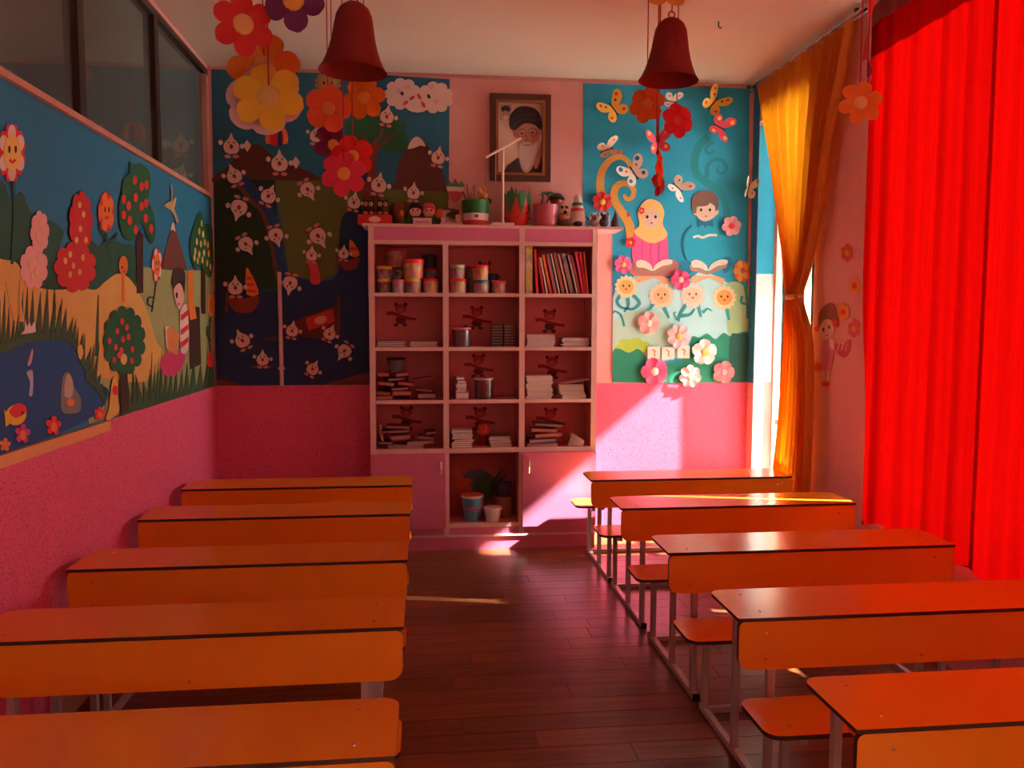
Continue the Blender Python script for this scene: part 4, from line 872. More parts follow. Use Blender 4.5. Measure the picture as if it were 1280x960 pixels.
t = tub('dough_tub', 496, zs(0), 25, .185, 6.05, LBL((.10, .04, .06)), c_(.2, .03, .04), 'tall dim tub at the back of the left bay')
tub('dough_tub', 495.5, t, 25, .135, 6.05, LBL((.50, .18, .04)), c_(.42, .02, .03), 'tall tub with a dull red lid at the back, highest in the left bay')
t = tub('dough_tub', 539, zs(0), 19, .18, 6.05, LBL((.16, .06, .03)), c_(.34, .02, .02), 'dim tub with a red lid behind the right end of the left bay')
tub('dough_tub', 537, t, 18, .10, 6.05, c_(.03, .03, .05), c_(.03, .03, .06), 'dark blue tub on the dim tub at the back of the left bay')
t = tub('dough_tub', 572.5, zs(0), 22, .10, 5.93, LBL((.62, .36, .12)), RLID, 'red lidded tub below the green lidded one, middle bay')
tub('dough_tub', 571.5, t, 21, .10, 5.93, LBL((.34, .12, .12)), GLID, 'tub with a pale green lid at the left of the middle bay')
t = tub('dough_tub', 601.5, zs(0), 21, .093, 5.93, LBL((.44, .22, .18)), BLID, 'tub with a blue lid at the bottom of the middle pair')
tub('dough_tub', 600.5, t, 21, .104, 5.93, LBL((.74, .30, .04)), RLID, 'orange tub with a red lid on the blue lidded tub')
tub('dough_tub', 623.5, zs(0), 18, .09, 5.93, LBL((.60, .18, .10)), RLID, 'single red lidded tub at the right of the middle bay')
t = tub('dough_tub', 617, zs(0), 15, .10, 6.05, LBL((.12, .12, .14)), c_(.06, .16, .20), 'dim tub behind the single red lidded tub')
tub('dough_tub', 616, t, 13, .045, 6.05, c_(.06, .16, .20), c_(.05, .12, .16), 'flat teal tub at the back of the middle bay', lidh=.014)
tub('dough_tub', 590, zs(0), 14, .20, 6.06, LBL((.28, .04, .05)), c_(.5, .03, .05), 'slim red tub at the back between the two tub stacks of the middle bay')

def book(x, z, w, h, d, lean, cov, label, group, Y=YC+.03, page=True, name='book'):
    o = root(name, (x, Y, z), label, 'book', group, (0, lean, 0)); t = min(.003, w*.15)
    bm = NB(); box(bm, 0, t, 0, d, 0, h); box(bm, w-t, w, 0, d, 0, h); box(bm, t, w-t, 0, t, 0, h); mk('cover', bm, cov, o, local=True)
    mk('pages', B(t+.0003, w-t-.0003, t+.0003, d-.004, .003, h-.003), c_(.78, .70, .58), o, local=True)
    return o
gx = lambda px: atY(px, 340, YC+.03).x
gb = 'books on the top shelf of the right bay'
zb = zs(0)
book(gx(656)+.008, zb, .048, .335, .18, 0, LBL((.52, .40, .04)), 'thick upright yellow book at the left end of the book row', gb)
bl = [(665.5, .016, .315, 3, (.72, .04, .03), 'red upright book right beside the thick yellow book'), (669.5, .014, .27, 8.5, (.50, .03, .04), 'dark red leaning book, second right of the thick yellow book'),
      (672.5, .012, .262, 11, (.78, .66, .58), 'pale leaning booklet third right of the thick yellow book'), (675.5, .018, .28, 11.8, (.70, .16, .02), 'orange leaning book among the left books of the row'),
      (680.5, .020, .285, 12.2, (.42, .15, .20), 'mauve leaning book right of the orange one'), (686, .009, .29, 12.6, (.82, .76, .70), 'thin white leaning book in the middle of the row'),
      (689, .022, .30, 13, (.34, .12, .08), 'brown leaning book right of the thin white book'), (695, .014, .292, 13.4, (.60, .30, .24), 'pinkish brown leaning book in the middle of the row'),
      (699, .030, .292, 13.8, (.16, .06, .07), 'wide leaning book with a dark patterned spine'), (707.5, .010, .285, 14, (.72, .56, .48), 'thin pale book right of the dark patterned book'),
      (710.5, .018, .28, 13.2, (.32, .05, .05), 'dark maroon leaning book left of the pink one'), (716, .017, .31, 11, (.72, .06, .18), 'hot pink leaning book in the right part of the row'),
      (721.5, .018, .30, 8.6, (.70, .02, .03), 'bright red leaning book right of the hot pink one'), (726.5, .012, .295, 6.5, (.72, .24, .14), 'thin salmon book right of the bright red one')]
xr = None
for px, w, h, an, cl, lb in bl:
    # a leaning book turns about its lower left edge; lower ends stand right of the tops
    a = R(an); x = gx(px)+.012
    base = x+h*math.sin(a)
    if xr is not None: base = max(base, xr)
    o = book(base, zb+w*math.sin(a)*0, w, h, .17, -a, LBL(cl) if 'patterned' in lb else c_(*cl, r=.4), lb, gb)
    xr = base+w/math.cos(a)+.0006
x = max(xr+.004, gx(729))
for k, (w, h, cl, lb) in enumerate(((.020, .31, (.16, .025, .03), 'dark upright book right of the salmon one'), (.018, .305, (.24, .03, .03), 'second dark upright book from the right end of the row'), (.022, .31, (.13, .02, .025), 'dark upright book at the right end of the row'))):
    if x+w < V[3][0]-.002: book(x, zb, w, h, .17, 0, c_(*cl), lb, gb); x += w+.0012

def pile(px0, px1, z, n, th, cols, label, group, name='notebook', d=.17, jit=.012, rz=5, Y=YC+.025, cat='notebook'):
    x0, x1 = atY(px0, 425, Y).x, atY(px1, 425, Y).x
    for k in range(n):
        lb = label if n == 1 else (('lowest ' if k == 0 else 'topmost ' if k == n-1 else ['', 'second', 'third', 'fourth', 'fifth', 'sixth', 'seventh', 'eighth', 'ninth', 'tenth', 'eleventh', 'twelfth', 'thirteenth'][k]+' up, ')+label)
        c = cols[k % len(cols)]; t = th*random.uniform(.8, 1.2); dx = random.uniform(-jit, jit)*.5
        o = root(name, ((x0+x1)/2+dx, Y+d/2+random.uniform(-.004, .008), z), lb, cat, group, (0, 0, R(random.uniform(-rz, rz))))
        w = (x1-x0)/2-jit*.6-.17*math.sin(R(rz))*.5
        bm = NB(); box(bm, -w, w, -d/2, d/2, 0, t*.16); box(bm, -w, w, -d/2, d/2, t*.84, t); box(bm, -w, -w+.003, -d/2, d/2, t*.16, t*.84); mk('cover', bm, c, o, local=True)
        mk('pages', B(-w+.0033, w-.001, -d/2+.001, d/2-.001, t*.17, t*.83), c_(.76, .68, .60), o, local=True)
        z += t+.0007
    return z
PAPER = [c_(.72, .58, .54), c_(.62, .44, .42), c_(.74, .66, .58)]; GREY = [c_(.30, .24, .24), c_(.62, .55, .50), c_(.42, .36, .34)]; MIX = [c_(.50, .20, .20), c_(.18, .18, .42), c_(.68, .50, .46), c_(.12, .10, .14)]
pile(468, 508, zs(1), 3, .014, [c_(.06, .045, .05), c_(.20, .12, .12), c_(.05, .04, .045)], 'dark folder in the flat heap at the left of the second shelf', 'dark folders on the second shelf', 'folder', cat='folder')
pile(510, 548, zs(1), 4, .009, [c_(.46, .22, .20), c_(.38, .16, .15)], 'thin reddish notebook in the low pile of the left bay, second shelf', 'reddish notebooks on the second shelf', rz=3)
pile(656, 696, zs(1), 8, .0105, PAPER, 'pale notebook in the left pile of the right bay, second shelf', 'pale notebooks left pile second shelf')
pile(700, 739, zs(1), 6, .0105, GREY, 'grey notebook in the right pile of the right bay, second shelf', 'grey notebooks right pile second shelf')
def cassette(px, z, lb):
    x = atY(px, 425, YC+.03).x; o = root('cassette_box', (x, YC+.03, z), lb, 'box', 'cassette boxes in the middle bay')
    mk('case', B(-.040, .040, 0, .11, 0, .0195), c_(.03, .024, .026, r=.3), o, local=True); mk('label_strip', B(-.036, .036, -.0008, -.0001, .004, .007), c_(.60, .40, .36), o, local=True)
for i, px in enumerate((621.5, 637)):
    for k in range(8): cassette(px, zs(1)+k*.0202, ['lowest', 'second from the bottom', 'third from the bottom', 'fourth from the bottom', 'fifth from the bottom', 'sixth from the bottom', 'second from the top', 'topmost'][k]+', black cassette box, %s stack' % ('left', 'right')[i])
def pot(name, px, zb_, wpx, h, Y, body, label, cat, rim=None, taper=.85, inner=None, hp=430):
    x = atY(px, hp, Y).x; r = wpx*Y/FPX/2; o = root(name, (x, Y, zb_), label, cat)
    pr = [(r*taper, 0), (r*(taper+(1-taper)*.5), h*.5), (r, h), (r*.94, h), (r*.9, h*.5), (r*taper*.9, .006), (1e-7, .006)]
    mk('body', lathe(NB(), (0, 0, 0), pr, 24), body, o, smooth=True, local=True)
    if rim: mk('rim', lathe(NB(), (0, 0, 0), [(r*1.005, h-.012), (r*1.06, h-.010), (r*1.06, h+.004), (r*.96, h+.004), (r*.96, h-.001)], 24), rim, o, smooth=True, local=True)
    return o
o = pot('plastic_jar', 577, zs(1), 23, .135, 5.955, glass((.9, .72, .74), 1.45, .22), 'clear plastic jar with a pink rim and small things, middle bay', 'jar', c_(.66, .12, .16), .9)
for k in range(6): mk('contents', ball(NB(), (random.uniform(-.04, .04), random.uniform(-.03, .03), .125+random.uniform(0, .02)), .016, u=8, v=6), (RED, BLACK, DRED)[k % 3], o, smooth=True, local=True)
# third shelf
zz = zs(2)
HEAPC = [c_(.62, .03, .03), c_(.30, .02, .03), c_(.05, .03, .06), c_(.55, .05, .03), c_(.08, .05, .09)]
def loose(px, py, w, d, th, cl, Y, rz, ry, lb, group, name='booklet', cat='booklet'):
    p = atY(px, py, Y); o = root(name, p, lb, cat, group, (0, ry, rz)); bm = NB(); box(bm, -w/2, w/2, -d/2, d/2, -th/2, -th*.3); box(bm, -w/2, w/2, -d/2, d/2, th*.3, th/2); box(bm, -w/2, -w/2+.003, -d/2, d/2, -th*.3, th*.3)
    mk('cover', bm, cl, o, local=True); mk('pages', B(-w/2+.0035, w/2-.002, -d/2+.006, d/2-.002, -th*.29, th*.29), c_(.42, .26, .24), o, local=True)
def heap(items, group, z0=None):
    """drop each booklet onto what already lies below it"""
    done = []
    for i, (px, py, w, th, ci, ry, lb) in enumerate(items):
        Y = 5.955+.004*(i % 3); rz = R((i*37) % 13-6); a = R(max(-7, min(7, ry)) if abs(ry) < 60 else ry); p = atY(px, py, Y)
        ca, sa = abs(math.cos(a)), abs(math.sin(a)); hx = (w*ca+th*sa)/2+.13*abs(math.sin(rz))/2; hz = (w*sa+th*ca)/2
        x = min(max(p.x, HX[0]+hx+.002), HX[1]-hx-.002)
        top = max([z0]+[t for (l, r_, t) in done if l < x+hx and r_ > x-hx])
        z = top+hz+.001; done.append((x-hx, x+hx, z+hz))
        o = root('booklet', (x, Y, z), lb, 'booklet', group, (0, a, rz)); cl = ci if not isinstance(ci, int) else HEAPC[ci]; d = .13
        bm = NB(); box(bm, -w/2, w/2, -d/2, d/2, -th/2, -th*.3); box(bm, -w/2, w/2, -d/2, d/2, th*.3, th/2); box(bm, -w/2, -w/2+.003, -d/2, d/2, -th*.3, th*.3)
        mk('cover', bm, cl, o, local=True); mk('pages', B(-w/2+.0035, w/2-.002, -d/2+.006, d/2-.002, -th*.29, th*.29), c_(.42, .26, .24), o, local=True)
    return max(t for _, _, t in done)
HX = bays[0]
heap([(479, 493.5, .115, .030, 0, 0, 'red booklet at the bottom left of the third shelf heap'), (502, 493.5, .13, .030, 0, 0, 'red booklet at the bottom middle of the third shelf heap'), (533, 491, .13, .05, c_(.12, .02, .03), 0, 'dark red box file at the right end of the third shelf heap'),
      (476, 487, .10, .022, 1, 4, 'maroon booklet second from the bottom left of the heap'), (500, 486.5, .12, .026, 2, -3, 'black booklet over the bottom red booklet of the heap'),
      (484, 479.5, .11, .024, 3, 14, 'tilted orange red booklet in the middle of the third shelf heap'), (508, 479, .11, .022, 0, 10, 'tilted red booklet right of centre on the third shelf heap'),
      (495, 472.5, .12, .02, 2, -4, 'dark blue booklet high on the third shelf heap'), (479, 469, .08, .022, 0, 22, 'steep red booklet at the upper left of the third shelf heap'), (503, 467, .09, .022, 3, -14, 'red booklet on top of the third shelf heap'),
      (530, 478, .12, .018, 1, 6, 'maroon booklet leaning at the right of the third shelf heap'), (528, 468, .14, .014, 1, -26, 'dark red stick like booklet rising to the right of the heap')], 'booklets heaped on the third shelf', zz)
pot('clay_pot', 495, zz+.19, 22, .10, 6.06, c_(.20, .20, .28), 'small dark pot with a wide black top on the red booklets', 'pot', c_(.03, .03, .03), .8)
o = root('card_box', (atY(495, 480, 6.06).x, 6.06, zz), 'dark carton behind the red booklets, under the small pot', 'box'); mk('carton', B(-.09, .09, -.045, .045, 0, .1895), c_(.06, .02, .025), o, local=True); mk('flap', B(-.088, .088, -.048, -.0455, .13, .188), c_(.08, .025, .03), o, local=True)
z = pile(568, 587, zz, 1, .058, [c_(.66, .22, .26)], 'thick pink box like book at the bottom of the middle bay pile', 'pile in the middle bay, pink', rz=1)
z = pile(568, 585, z, 4, .014, [c_(.62, .50, .50), c_(.14, .16, .44), c_(.60, .52, .60)], 'blue and pale book in the middle bay pile of the third shelf', 'pile in the middle bay, blue', rz=4)
z = pile(568, 582, z, 2, .022, [c_(.22, .10, .12)], 'dark book on top of the middle bay pile', 'pile in the middle bay, dark', rz=3)
pot('glass_jar', 605, zz, 25, .15, 5.96, glass((.92, .80, .80), 1.45, .16), 'clear glass jar standing in the middle bay of the third shelf', 'jar', M((.62, .40, .38), .1), .93)
pile(656, 693, zz, 14, .0115, [c_(.74, .66, .60), c_(.62, .48, .46), c_(.72, .64, .56)], 'pale notebook in the tall left pile of the right bay, third shelf', 'pale notebooks tall pile third shelf')
z = pile(698, 735, zz, 8, .0125, [c_(.60, .50, .38), c_(.42, .34, .28), c_(.70, .60, .46)], 'cream notebook in the right pile of the right bay, third shelf', 'cream notebooks right pile third shelf', rz=8)
loose(717, 476, .20, .13, .008, c_(.62, .34, .38), 5.96, R(6), R(-9), 'thin pink magazine lying tilted on the cream notebooks', None)
# fourth shelf
zz = zs(3)
g4 = 'papers heaped on the fourth shelf'
heap([(508, 559.5, .25, .022, c_(.66, .44, .40), 0, 'wide pale folder at the bottom of the left bay, fourth shelf'), (525, 553.5, .19, .020, c_(.64, .36, .30), -3, 'pale stack of sheets right of centre in the left bay, fourth shelf'),
      (482, 553, .10, .024, 2, 4, 'black booklet at the lower left of the fourth shelf heap'), (501, 548, .14, .036, c_(.34, .02, .03), -5, 'dark red box like booklet in the left bay, fourth shelf'), (532, 545.5, .12, .026, c_(.20, .08, .10), 5, 'dark patterned booklet at the right of the left bay, fourth shelf'),
      (495, 539, .20, .026, c_(.05, .02, .025), -2, 'long black folder across the left bay heap, fourth shelf'), (498, 531, .17, .022, c_(.16, .03, .035), 2, 'maroon folder on top of the left bay heap, fourth shelf'), (538, 537, .08, .024, c_(.10, .02, .05), -6, 'small dark purse like booklet on the right of the fourth shelf heap'),
      ], g4, zz)
o = root('paper_roll', atY(476, 540, 5.94), 'pale curled paper standing at the left end of the fourth shelf', 'paper'); mk('curl', tube(NB(), [(0, 0, .045), (.003, -.01, 0), (.012, -.01, -.055), (.03, -.01, -.085)], .010, 8), c_(.66, .42, .38), o, local=True); mk('edge', tube(NB(), [(0, 0, .046), (.0005, -.001, .050)], .0115, 8), c_(.74, .5, .46), o, local=True)
pile(561, 594, zz, 9, .013, [c_(.62, .50, .52), c_(.40, .26, .28), c_(.70, .58, .58), c_(.12, .08, .09)], 'magazine in the untidy pile of the middle bay, fourth shelf', 'magazines in the middle bay, fourth shelf', 'magazine', rz=9, cat='magazine')
pile(610, 642, zz, 6, .014, [c_(.62, .46, .34), c_(.20, .16, .10), c_(.66, .58, .52), c_(.16, .20, .40)], 'magazine in the neat right pile of the middle bay, fourth shelf', 'magazines right pile middle bay', 'magazine', rz=6, cat='magazine')
o = root('red_ball', atY(604, 537, 6.02), 'red ball like toy behind the magazines of the middle bay', 'toy'); mk('ball', ball(NB(), (0, 0, 0), .048), c_(.62, .07, .06), o, smooth=True, local=True); mk('knob', ball(NB(), (.0, -.045, .01), .008, u=8, v=6), DRED, o, local=True); mk('stand', lathe(NB(), (0, 0, 0), [(.03, zz-o.location.z), (.034, -.04)], 14), DRED, o, local=True)
HX = (bays[2][0], atY(706, 550, 5.95).x)
heap([(678, 559, .22, .018, c_(.68, .56, .56), 0, 'wide white album at the bottom of the right bay, fourth shelf'), (676, 549, .20, .034, 2, -2, 'black album in the right bay of the fourth shelf'), (684, 542, .20, .026, c_(.46, .10, .06), -3, 'dark orange album in the right bay of the fourth shelf'),
      (679, 534, .19, .026, c_(.30, .05, .04), 3, 'red brown album high in the right bay of the fourth shelf'), (684, 531, .20, .024, c_(.06, .03, .03), 4, 'black album lying on top of the right bay heap')], 'albums heaped in the right bay, fourth shelf', zz)
px_ = atY(735, 550, 5.95).x
for k in range(9):
    o = root('paper_sheet', (px_, 5.935, zz+.006), ['lowest', 'second lowest', 'third', 'fourth', 'middle', 'sixth', 'seventh', 'second highest', 'topmost'][k]+' white sheet in the fan of papers, right bay, fourth shelf', 'paper', 'fan of papers in the right bay', (0, R(1+k*4.2), 0))
    mk('sheet', B(-.165+.006*(k % 3), -.05, -.06+.004*(k % 2), .06, 0, .003), c_(.78, .64, .64), o, local=True)
# dancing bear decals on the shelf backs
def decal(px, py, s=1.0):
    DC = c_(.36, .04, .045); K = c_(.10, .018, .022)
    f = lambda x, y, t: atY(px+(x-px)*1.18, py+(y-py)*1.18, YB-.0192)-Vector((0, t, 0))
    r = bpy.data.objects.new('decal', None); COL.objects.link(r); r.parent = bk; r.location = f(px, py, 0)-bk.location
    for nm, pts, m_, l_ in (('head', ell(px, py-6, 6, 5), DC, 0), ('muzzle', ell(px, py-4.5, 3.6, 2.6), c_(.45, .12, .11), 1), ('ear', ell(px-5, py-10.5, 2, 2), K, 0), ('ear', ell(px+5, py-10.5, 2, 2), K, 0),
                            ('propeller', rib([(px-15, py-1), (px-8, py-1), (px, py+2), (px+8, py+4), (px+16, py+5)], 4, 2.6), c_(.28, .02, .025), 2), ('body', ell(px, py+6, 5.5, 4), K, 1), ('foot', ell(px-5, py+11, 2.6, 1.8), K, 1), ('foot', ell(px+4, py+11, 2.6, 1.8), K, 1)):
        mk(nm, slab(NB(), pts, f, .0004+.0006*l_, .0009+.0006*l_), m_, r)
for q in ((501, 393), (596, 397), (687, 401), (598, 457), (690, 459), (508, 522), (600, 523), (688, 524), (606, 341)): decal(*q)
# niche between the doors
zn = .1958
nb = root('picture_board', (.44, 6.118, zn), 'dim floral picture board leaning at the back of the lower niche', 'picture')
f = lambda x, y, t: atY(x, y, 6.118)-Vector((0, t, 0))
mk('board', B(bays[1][0]+.004, bays[1][1]-.004, 6.1185, 6.1285, zn, .66), c_(.34, .07, .06), nb)
for nm, pts, m_, l_ in (('painted_disc', ell(597, 608, 23, 22), c_(.06, .12, .15), 1), ('painted_bush', ell(607, 608, 14, 17), c_(.03, .09, .03), 2), ('painted_flower', scal(579, 606, 12, 12, 5, .4), c_(.42, .07, .02), 2), ('painted_leaf', rib([(615, 608), (622, 595), (628, 586)], 7, 1), c_(.04, .06, .03), 3), ('painted_leaf', rib([(618, 606), (628, 598), (634, 592)], 5, 1), c_(.04, .06, .03), 3), ('painted_flower', scal(572, 590, 6, 8, 5, .4), c_(.42, .10, .08), 2)):
    mk(nm, slab(NB(), pts, f, .0012*l_, .0012*l_+.001), m_, nb)
o = pot('bucket', 590.5, zn, 27, .185, 5.965, c_(.10, .44, .60, r=.4), 'light blue plastic bucket with a red and white rim in the lower niche', 'bucket', c_(.78, .66, .60), .74, hp=640)
h = .185; r = 27*5.965/FPX/2
mk('red_ring', lathe(NB(), (0, 0, 0), [(r*.99, h+.0045), (r*1.03, h+.006), (r*1.0, h+.010), (r*.94, h+.008)], 24), c_(.62, .10, .05), o, smooth=True, local=True)
mk('band', lathe(NB(), (0, 0, 0), [(r*.905, h*.53), (r*.945, h*.55), (r*.95, h*.60), (r*.925, h*.61)], 24), c_(.55, .12, .28), o, smooth=True, local=True)
mk('handle', tube(NB(), [Vector((r*1.0*math.cos(a), -r*1.02*math.sin(a)-.004, h*.86-.07*math.sin(a))) for a in [PI*k/14 for k in range(15)]], .003, 6), c_(.55, .12, .28), o, local=True)
pot('white_tub', 616, zn, 23, .098, 5.935, c_(.76, .68, .66, r=.4), 'small empty white tub beside the blue bucket', 'tub', c_(.80, .72, .70), .76, hp=640)
t = tub('storage_tub', 629, zn, 22, .16, 6.045, c_(.30, .10, .07), c_(.34, .12, .08), 'brown lidded tub at the right back of the lower niche', None, cat='tub')
tub('storage_tub', 629, t, 21, .10, 6.045, c_(.06, .06, .10), c_(.05, .06, .10), 'dark blue tub stacked on the brown tub of the niche', None, cat='tub')

# ------------------------------------------------------------------ on top of the bookcase
ZT2 = ZTOP+.0185
kt = 5.97/FPX
def TP(px, Y=5.97): return atY(px, 280, Y).x
def tz(py, Y=5.97): return atY(600, py, Y).z+ (0)
def std(name, px, label, cat, Y=5.97, group=None): return root(name, (TP(px, Y), Y, ZT2), label, cat, group)
# owls in a red box
o = std('red_box', 469, 'red box with a white oval label at the left end of the bookcase top', 'box', 5.95)
mk('tray', B(-.117, .117, -.06, .06, 0, .065), c_(.62, .02, .025), o, local=True); mk('oval_label', slab(NB(), ell(.0, .032, .042, .021), lambda x, y, t: Vector((x, -.0604-t, y)), 0, .001), c_(.76, .50, .46), o, local=True)
for i, (dx, lb) in enumerate(((-.045, 'black felt owl with round eyes, left one in the red box'), (.055, 'black felt owl with round eyes, right one in the red box'))):
    w = root('felt_owl', (o.location.x+dx, 5.955, ZT2+.0655), lb, 'toy', 'felt owls on the red box')
    mk('body', lathe(NB(), (0, 0, 0), [(.036, 0), (.046, .03), (.045, .07), (.036, .10), (1e-7, .112)], 16), c_(.035, .018, .015), w, smooth=True, local=True)
    for sx in (-1, 1):
        e_ = mk('eye', ball(NB(), (sx*.018, -.041, .075), .015, .006, .015), c_(.72, .36, .14), w, smooth=True, local=True); mk('pupil', ball(NB(), (sx*.018, -.047, .075), .006, .003, .006, 8, 6), BLACK, e_, local=True)
        mk('ear', lathe(NB(), (sx*.028, 0, .095), [(.014, 0), (1e-7, .03)], 8), c_(.04, .02, .015), w, local=True)
        mk('foot', ball(NB(), (sx*.02, -.045, .012), .016, .01, .012, 8, 6), c_(.62, .08, .04), w, smooth=True, local=True)
# bulb like lamp
o = std('round_vase', 499, 'round reddish brown vase behind the doll heads', 'vase', 6.07); mk('body', lathe(NB(), (0, 0, 0), [(.03, 0), (.04, .04), (.062, .09), (.066, .13), (.045, .17), (1e-7, .178)], 18), c_(.20, .06, .03), o, smooth=True, local=True); mk('flame_flower', ball(NB(), (.02, -.07, .09), .016, .012, .024, 10, 8), c_(.80, .24, .03), o, smooth=True, local=True)
o = std('dry_plant', 502, 'small dry plant sprig left of the doll heads', 'plant', 5.93)
for k in range(7): mk('sprig', tube(NB(), [(0, 0, 0), (random.uniform(-.02, .02), 0, .04), (random.uniform(-.04, .04), random.uniform(-.02, .02), .085)], .003, 5, .001), c_(.20, .14, .05), o, local=True)
for px, hc, fc, lb, fl_ in ((519.5, (.02, .015, .018), (.76, .46, .36), 'boy doll with black hair behind the little white banner', 0), (536, (.62, .04, .06), (.80, .34, .22), 'girl doll with a red headscarf behind the little white banner', 1)):
    w = std('doll', px, lb, 'toy', 5.98)
    mk('dress', lathe(NB(), (0, 0, 0), [(.045, 0), (.036, .045), (.02, .066)], 14), c_(.03, .10, .16), w, smooth=True, local=True)
    mk('head', ball(NB(), (0, 0, .108), .045, .04, .046), c_(*fc), w, smooth=True, local=True)
    b = NB(); ball(b, (0, .008, .122), .052, .046, .046); mk('hair' if not fl_ else 'headscarf', b, c_(*hc), w, smooth=True, local=True)
    for sx in (-1, 1): mk('eye', ball(NB(), (sx*.016, -.037, .108), .006, .004, .008, 8, 6), BLACK, w, local=True)
    mk('mouth', ball(NB(), (0, -.038, .09), .007, .003, .003, 8, 6), LIP, w, local=True)
o = std('paper_flower', 550, 'orange cloth flower at the right of the girl doll', 'paper flower', 6.0); mk('bloom', ball(NB(), (0, 0, .09), .035, .02, .04, 10, 8), c_(.72, .14, .03), o, smooth=True, local=True); mk('stem', tube(NB(), [(0, 0, 0), (0, 0, .055)], .004, 6), DGREEN, o, local=True)
o = std('small_banner', 528, 'small white banner standing before the two dolls', 'banner', 5.91); mk('card', B(-.066, .066, 0, .004, .0, .05), c_(.76, .56, .54), o, local=True); mk('print_line', B(-.045, .045, -.0008, -.0001, .018, .028), c_(.66, .24, .26), o, local=True)
# little planter
o = std('planter', 564, 'low white planter box with small leaves and a cup', 'planter', 5.95)
mk('trough', B(-.078, .08, -.035, .035, 0, .022), c_(.66, .40, .38), o, local=True); mk('back_card', B(-.06, -.01, .02, .024, .022, .115), c_(.66, .42, .38), o, local=True); mk('dark_top', B(-.062, .03, .017, .028, .1152, .125), c_(.16, .02, .02), o, local=True)
mk('cup', lathe(NB(), (-.055, -.01, .0225), [(.016, 0), (.02, .035)], 12), c_(.76, .50, .46), o, smooth=True, local=True); mk('cup', lathe(NB(), (.052, -.01, .0225), [(.02, 0), (.024, .055)], 12), c_(.74, .52, .44), o, smooth=True, local=True)
for k in range(12): mk('leaf', ball(NB(), (.01+random.uniform(-.03, .04), random.uniform(-.02, .02), .05+random.uniform(0, .06)), .02, .008, .013, 8, 6), c_(.05, .11, .04), o, smooth=True, local=True)
# watermelon shaped pennant on the wall
o = root('paper_pennant', PLANE['B'](569, 240, .006), 'striped green, white and red paper cutout on the pink wall above the planter', 'paper cutout')
for nm, pts, m_ in (('green_top', [(558, 231), (562, 226), (565, 230), (569, 223), (573, 230), (577, 226), (581, 232), (580, 234), (558, 233)], c_(.10, .24, .10)), ('white_band', [(558, 233.2), (580, 234.2), (579, 240), (559, 239)], c_(.74, .56, .52)), ('red_base', spl([(560, 239.5), (578, 240.5), (575, 250), (569, 253), (563, 249)], 3), c_(.60, .10, .11))):
    mk(nm, slab(NB(), pts, PLANE['B'], .004, .006), m_, o)
# flag striped pencil pot
o = std('pencil_pot', 594.5, 'pencil pot striped green, white and red with a small emblem', 'pot', 5.95)
for nm, a, b, m_ in (('red_band', 0, .036, c_(.62, .05, .05)), ('white_band', .0362, .085, c_(.78, .62, .58)), ('green_band', .0852, .178, c_(.02, .22, .06, r=.35))):
    r0, r1 = .088+.014*a/.178, .088+.014*b/.178; mk(nm, lathe(NB(), (0, 0, 0), [(r0, a), (r1, b)], 26), m_, o, smooth=True, local=True)
mk('emblem', slab(NB(), scal(0, .062, .016, .013, 5, .4), lambda x, y, t: Vector((x, -.0945-t, y)), 0, .001), c_(.10, .02, .02), o, local=True)
for k in range(16):
    a = random.uniform(0, 6.28); rr = random.uniform(.02, .075); x, y = rr*math.cos(a), rr*math.sin(a); m_ = [c_(.42, .20, .14), c_(.60, .42, .28), c_(.12, .14, .18), c_(.52, .10, .06), c_(.30, .36, .30)][k % 5]
    mk('pencil', tube(NB(), [(x, y, .1785), (x*1.35, y*1.35, .235+.025*(k % 3)), (x*1.4, y*1.4, .25+.025*(k % 3))], .0055, 6), m_, o, local=True)
for k in range(5): mk('flower_head', ball(NB(), (.045+.02*math.cos(k*1.3), -.03+.02*math.sin(k*1.3), .215+.012*k), .019, .015, .017, 8, 6), [c_(.84, .28, .03), c_(.86, .52, .26)][k % 2], o, smooth=True, local=True)
mk('bug_charm', ball(NB(), (.098, -.03, .175), .018, .012, .02, 8, 6), BLACK, o, smooth=True, local=True)
# white stick stand with a thread
o = std('stick_stand', 628.5, 'tall white stick stand with a slanted top arm and hanging thread', 'stand', 5.864)
WST = c_(.78, .56, .50, r=.4); zt_ = atY(628, 184, 5.864).z-ZT2
mk('foot', B(-.082, .082, -.010, .010, 0, .018), WST, o, local=True); mk('pole', tube(NB(), [(0, 0, .0182), (0, 0, zt_)], .0095, 8), WST, o, local=True)
a0 = atY(607, 197, 5.864)-o.location; a1 = atY(651, 173, 5.864)-o.location; a0.y = a1.y = -.012
mk('arm', tube(NB(), [a0, a1], .0085, 8), WST, o, local=True); mk('thread', tube(NB(), [a0, a0-Vector((0, 0, .265))], .0028, 5), c_(.16, .10, .07), o, local=True); mk('thread', tube(NB(), [(a0*.72+a1*.28)-Vector((0, 0, .01)), (a0*.72+a1*.28)-Vector((0, 0, .24))], .0022, 5), c_(.76, .50, .40), o, local=True)
o = std('small_shell', 619, 'small pinkish round pebble beside the stick stand foot', 'pebble', 5.94); mk('stone', ball(NB(), (0, 0, .02), .024, .02, .02), c_(.66, .36, .30), o, smooth=True, local=True); mk('tip', ball(NB(), (.02, -.008, .022), .012, .01, .012, 8, 6), c_(.74, .46, .36), o, smooth=True, local=True)
